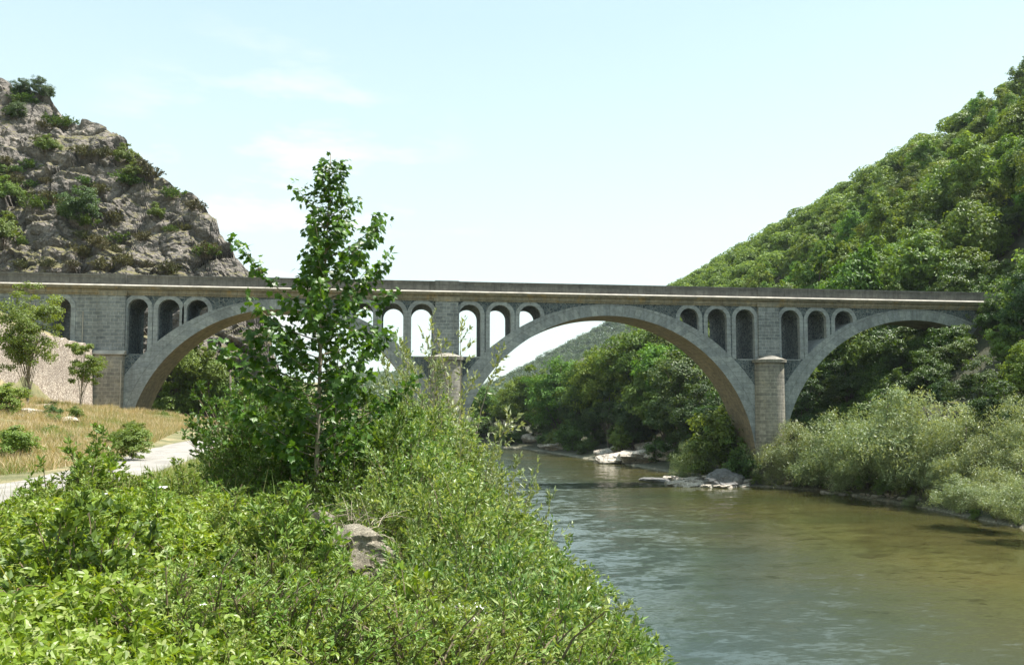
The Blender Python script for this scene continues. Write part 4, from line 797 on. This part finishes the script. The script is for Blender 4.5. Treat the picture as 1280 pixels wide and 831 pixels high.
# maple
def maple():
    rng = np.random.default_rng(77); d = ray(397, 511)*12; x, y = d[0], d[1]; z = h1(x, y); Ht = at_Y(405, 192, y)[2]-z; t = thing('maple_tree', 'slender young maple with dark lobed leaves rising above the parapet line', 'tree', (x, y, z))
    tr = Geo(); g = Geo(); T = np.stack([[.0, 0, -.3], [.0, 0, 1.2], [.02, .03, 2.4], [.04, 0, 3.6], [.1, 0, 4.6], [.14, 0, Ht]]); tt = np.linspace(0, 1, 26); tp = np.stack([np.interp(tt, np.linspace(0, 1, 6), T[:, k]) for k in range(3)], 1); tr.tube(tp, np.linspace(.045, .006, 26), 7)
    s2 = bez(np.array([.18, .1, -.2]), np.array([.26, .1, 1.6]), np.array([.3, .0, 3.2]), 12); tr.tube(s2, np.linspace(.028, .006, 12), 6)
    hs_ = [0, .25, .42, .5, .56, .62, .68, .75, .85, .93, 1]; ws = [.9, 1.0, 1.15, 1.15, 1.0, .9, .8, .56, .42, .24, .06]
    LP = []; LD = []; LL = []
    for b in range(92):
        u = .16+.83*(b/92)**.9; z0 = u*Ht-.12; L = np.interp(u, hs_, ws)*rng.choice([.45, .7, .9, 1.1, 1.35]); az = b*2.4+rng.uniform(-.4, .4)
        if .66 < u < .78 and math.cos(az) < -.2: L *= .55
        p0 = np.array([np.interp(z0, T[:, 2], T[:, 0]), np.interp(z0, T[:, 2], T[:, 1]), z0]); dh = np.array([math.cos(az), math.sin(az), 0])
        up = .55 if u < .6 else .8; p2 = p0+dh*L+np.array([0, 0, L*up]); p1 = p0+dh*L*.6+np.array([0, 0, L*.15]); Bz = bez(p0, p1, p2, 8); tr.tube(Bz, np.linspace(.012, .003, 8), 4)
        nl = int(18+62*L)
        for q in range(nl):
            s_ = rng.uniform(.0, 1.0)**.55*1.02; k = min(6, int(s_*7)); f = s_*7-k; base = Bz[k]*(1-f)+Bz[k+1]*f if k < 7 else Bz[7]
            pd = unit(rdirs(rng, 1)[0]*.8+dh*.35+np.array([0, 0, .25])); P = base+pd*rng.uniform(.04, .15); LP.append(P); LD.append(unit(pd*.7+np.array([0, 0, -.55])+rdirs(rng, 1)[0]*.35)); LL.append(rng.uniform(.065, .115)*(1 if u < .8 else .8))
    LP = np.array(LP); LD = np.array(LD); nn = unit(np.array([.25, -.25, .9])+rng.normal(size=(len(LP), 3))*.55); print('maple leaves', len(LP))
    g.leaves(LP, LD, nn, np.array(LL), *MAPLE); g.build('crown', M['maple'], t); tr.build('trunk', M['pale_bark'], t, True)
maple()
# brambles: arching canes with leaves of three leaflets over the near mound
def brambles(seed=31, n=78000):
    rng = np.random.default_rng(seed); g = Geo(); x = rng.uniform(-6.5, 3.6, n*4); y = 2.2+9.6*rng.uniform(0, 1, n*4)**1.25; 
    px, py, d = topx(np.stack([x, y, H(x, y)+.5], 1)); keep = (np.hypot((px-425)/55, (py-665)/38) > 1) & (rng.uniform(0, 1, len(px)) < np.interp(px, [300, 420, 560], [1, .3, .1])); k = keep & (px > -60) & (px < 620) & (np.abs(x-road_x(y)) > 1.9); x, y = x[k][:n], y[k][:n]; print('bramble', len(x))
    c = np.stack([x, y, x*0], 1); cover = .3+.5*fbm(c*.9, 3, 2)+.36*fbm(c*3.2, 3, 5); cover *= np.clip(1-(y-8.2)/5, .45, 1); u = rng.uniform(0, 1, len(x))**.7
    z = H(x, y)+cover*u+.02; P = np.stack([x, y, z], 1); f1, f2, cv = worley(c*3.2, 4); gx = (rng.normal(size=(len(x), 3))); nn = unit(np.array([.1, -.25, 1])+gx*.8+np.stack([np.cos(cv*40), np.sin(cv*40), cv*0], 1)*.35)
    D = unit(np.stack([np.cos(cv*40+rng.normal(size=len(x))*.9), np.sin(cv*40+rng.normal(size=len(x))*.9), -.25+0*x], 1)); D = unit(D-nn*(D*nn).sum(1)[:, None])
    s = rng.uniform(.03, .068, len(x))*(.75+.6*fbm(c*.7, 2, 77))*1.15; g.leaves(P, D, nn, s, *TRI); o = g.build('bramble_thicket', M['bramble']); tag(o, 'bright green bramble thicket covering the near mound', 'brambles', kind='stuff')
    cg = Geo()
    for i in range(260):
        x0, y0 = rng.uniform(-5, 2.5), rng.uniform(2.4, 8.5); a = rng.uniform(0, 6.28); L = rng.uniform(.5, 1.3); z0 = h1(x0, y0); e = np.array([x0+L*math.cos(a), y0+L*math.sin(a), 0]); e[2] = h1(e[0], e[1])+rng.uniform(.2, .75); p0 = np.array([x0, y0, z0]); m_ = (p0+e)/2; m_[2] = z0+rng.uniform(.75, 1.25)
        cg.tube(bez(p0, m_, e, 9), np.linspace(.0035, .0012, 9), 4)
    o = cg.build('bramble_canes', M['cane'], None, True); tag(o, 'thin reddish bramble canes arching through the thicket', 'canes', kind='stuff')
    fl = Geo(); k = 34; idx = rng.choice(np.where((px[:0].size == 0) & (u > .93))[0], k, False); 
    for i in idx:
        c0 = P[i]+np.array([0, 0, .03])
        for q in range(5):
            a = q*1.257+i; d = np.array([[math.cos(a), math.sin(a), .2]]); fl.leaves(c0[None], d, np.array([[.1, -.3, 1.]]), .022, *WIDE)
    o = fl.build('bramble_flowers', M['petal']); tag(o, 'small white bramble flowers dotted over the thicket', 'flowers', kind='stuff')
brambles()
def stalks():
    rng = np.random.default_rng(90); n = 9000; x = rng.uniform(-6, 3, n); y = rng.uniform(3, 11, n); k = (fbm(np.stack([x, y, x*0], 1)*.8, 3, 15) > .47) & (np.abs(x-road_x(y)) > 1.5); x, y = x[k], y[k]; n = len(x); g = Geo()
    P = np.stack([x, y, H(x, y)+.1], 1); D = unit(np.stack([rng.normal(size=n)*.4, rng.normal(size=n)*.4, np.ones(n)], 1)); nn = unit(rng.normal(size=(n, 3))*np.array([1, 1, .1]))
    g.leaves(P, D, nn, rng.uniform(.5, 1.0, n), [(0, -.006, 0), (0, .006, 0), (.6, .005, .1), (.6, -.005, .1), (1, 0, .32)], BLADE[1]); o = g.build('tall_grass', M['grass']); tag(o, 'tall thin grass stalks rising through the brambles', 'grass', kind='stuff')
stalks()
# tall weeds before the road
WD = [shrub('tall_weed', '', 'weed', 700+i, 1.25, .4, 18, 22, 11, .05, MID, 'twig', tw=.15, bare=.15, arch=.1, cat='weed') for i in range(2)]
W2 = shrub('tall_weed', '', 'bramble', 703, 1.1, .4, 14, 18, 9, .055, LEAF, 'twig', tw=.14, bare=.1, arch=.1, cat='weed')
rw = random.Random(12)
for i, (px, top, dep) in enumerate([(105, 545, 8.2), (118, 560, 7.8), (95, 585, 8), (70, 600, 7.6), (135, 590, 7.8), (150, 600, 8.4), (172, 590, 8.8), (165, 610, 8), (195, 605, 8.6), (215, 590, 9.2), (235, 610, 9), (200, 620, 8), (250, 600, 9.6), (40, 612, 7.4), (20, 622, 7.2), (60, 625, 7), (225, 625, 8.4), (120, 615, 7.2), (145, 620, 7.4), (180, 635, 7.4), (255, 630, 8.6), (85, 628, 6.6), (275, 620, 9.4), (110, 600, 7.4)]):
    put(rw.choice(WD+WD+[W2]), px, top-24, None, dep, 1.3, rw, 'tall wispy weed with pale seed heads standing before the road', 'tall weeds before the road', 1.1)
for i in range(34):
    put(W2 if i % 2 else WD[0], rw.uniform(0, 560), rw.uniform(650, 740), None, rw.uniform(5.2, 8), 1.3, rw, 'leafy weed growing out of the bramble thicket', 'weeds among the brambles', 1.1)
SP2 = shrub('leafy_weed', '', 'under', 706, .9, .45, 26, 13, 9, .05, LEAF, 'twig', tw=.15, bare=.05, arch=.3, cat='weed')
W3 = shrub('leafy_weed', '', 'weed', 705, .8, .5, 38, 18, 12, .021, MID, 'twig', tw=.14, bare=.05, arch=.3, cat='weed')
for i in range(95):
    px = rw.uniform(340, 640); put(W3, px, rw.uniform(690, 830)+(px-500)*.1, None, rw.uniform(4.6, 7.8), .85, rw, 'fine leaved yellow green weed on the slope right of the brambles', 'fine leaved weeds right of the brambles', 1.3)
for i in range(46):
    px, dep = rw.uniform(60, 400), rw.uniform(6, 9); put(rw.choice([W3, W3, WD[0], WD[1], WD[0], WD[1], SP2]), px, rw.uniform(618, 660)+max(0, 170-px)*.14, None, dep, 1.1, rw, 'feathery weed clump standing between the brambles and the road', 'feathery weeds between the brambles and the road', 1.15)
for i in range(95):
    put(W3 if i % 9 else SP2, rw.uniform(0, 340), rw.uniform(640, 815), None, rw.uniform(4.0, 8), .85, rw, 'fine leaved yellow green weed poking out of the brambles', 'fine leaved weeds in the brambles', 1.1)
# white umbel flowers
fl = Geo(); st = Geo(); rg = np.random.default_rng(5)
for i in range(60):
    px, py = rg.uniform(545, 612), rg.uniform(755, 800); p = ray(px, py)*rg.uniform(6.2, 6.9)+np.array([0, 0, EYE]); zg = h1(p[0], p[1]); st.tube([(p[0], p[1], zg), (p[0]+.02, p[1], p[2])], .003, 3); c0 = p+rg.normal(size=(16, 3))*np.array([.022, .022, .008])
    fl.leaves(c0, rdirs(rg, 16), np.tile([[.1, -.4, 1.]], (16, 1)), .016, *WIDE)
o = thing('flower_cluster', 'cluster of small white flowers in the shrubs at bottom centre', 'flowers'); fl.build('petals', M['petal'], o); st.build('stems', M['twig'], o)
# dog rose heads and poppies
for px, py, dp, mt, sc, lab in [(135, 667, 6.2, 'petal', .05, 'white flower head in the thicket below the road'), (134, 776, 4.4, 'petal', .04, 'white flower low at the left of the thicket'), (203, 610, 8.6, 'petal', .06, 'flat white umbel before the road'), (210, 637, 8.0, 'poppy', .035, 'red poppy before the road, left of the other one'), (219, 633, 8.1, 'poppy', .035, 'red poppy before the road, right of the other one'), (566, 812, 6, 'petal', .04, 'white flower at the bottom edge below the white cluster')]:
    p = ray(px, py)*dp+np.array([0, 0, EYE]); t = thing('wild_flower', lab, 'flower', tuple(p)); g = Geo(); n = 6
    for r_, k_ in ((1, .1), (.6, .6)):
        a = np.arange(n)*2*math.pi/n+k_; g.leaves(np.zeros((n, 3)), np.stack([np.cos(a), np.sin(a), .35+0*a], 1), np.tile([[.05, -.5, .8]], (n, 1)), sc*r_, *WIDE)
    g.build('petals', M[mt], t); g = Geo(); g.tube([(0, 0, h1(p[0], p[1])-p[2]), (.02, .0, -.2), (0, 0, 0)], .004, 4); g.build('stem', M['twig'], t)
# pale rock and bare earth in the foreground
NR = boulder('pale_rock', 21, 'nearrock', .75, 40, 2.2)
for i, (px, top, dep, s, lab) in enumerate([(432, 662, 8.2, .4, 'pale crumbly rock between the brambles and the bank shrubs'), (385, 645, 8.8, .36, 'smaller pale rock left of the crumbly one'), (300, 630, 9.6, .26, 'pale stone at the foot of the dark shrubs'), (455, 690, 8, .3, 'shaded pale rock under the bank shrubs')]):
    x, y = (ray(px, 511)*dep)[:2]; z = at_Y(px, top, y)[2]-s*.85; tag(NR, None, 'rock'); use(NR, (x, y, z), i*1.3, (s*1.2, s*1.2, s), lab)
g = Geo(); rg = np.random.default_rng(9)
for i in range(190):
    px, py = rg.uniform(350, 478), rg.uniform(640, 712); p = ray(px, py)*rg.uniform(8.2, 9)+np.array([0, 0, EYE]); d = rdirs(rg, 1)[0]*np.array([1, 1, .6]); g.tube([p, p+d*.2+np.array([0, 0, .04]), p+d*rg.uniform(.3, .55)], [.004, .003, .0015], 3)
o = g.build('dead_twigs', M['pale_bark']); tag(o, 'tangle of dead pale twigs above the crumbly rock', 'twigs', kind='stuff')
# ------------------------------------------------------------------ haze
HZ = .00009
g = Geo(); g.box(-900, 900, -80, 1150, -3, 260); m = bpy.data.materials.new('haze_air'); m.use_nodes = True; nt = m.node_tree; nt.nodes.clear(); pv = N(nt, 'ShaderNodeVolumePrincipled'); pv.inputs['Color'].default_value = (.78, .9, 1, 1); pv.inputs['Density'].default_value = HZ; pv.inputs['Anisotropy'].default_value = .2
ou = N(nt, 'ShaderNodeOutputMaterial'); LK(nt, pv.outputs[0], ou.inputs['Volume'])
if HZ > 0: hz = g.build('haze', m); tag(hz, kind='stuff')
for o in list(KIDS): pass
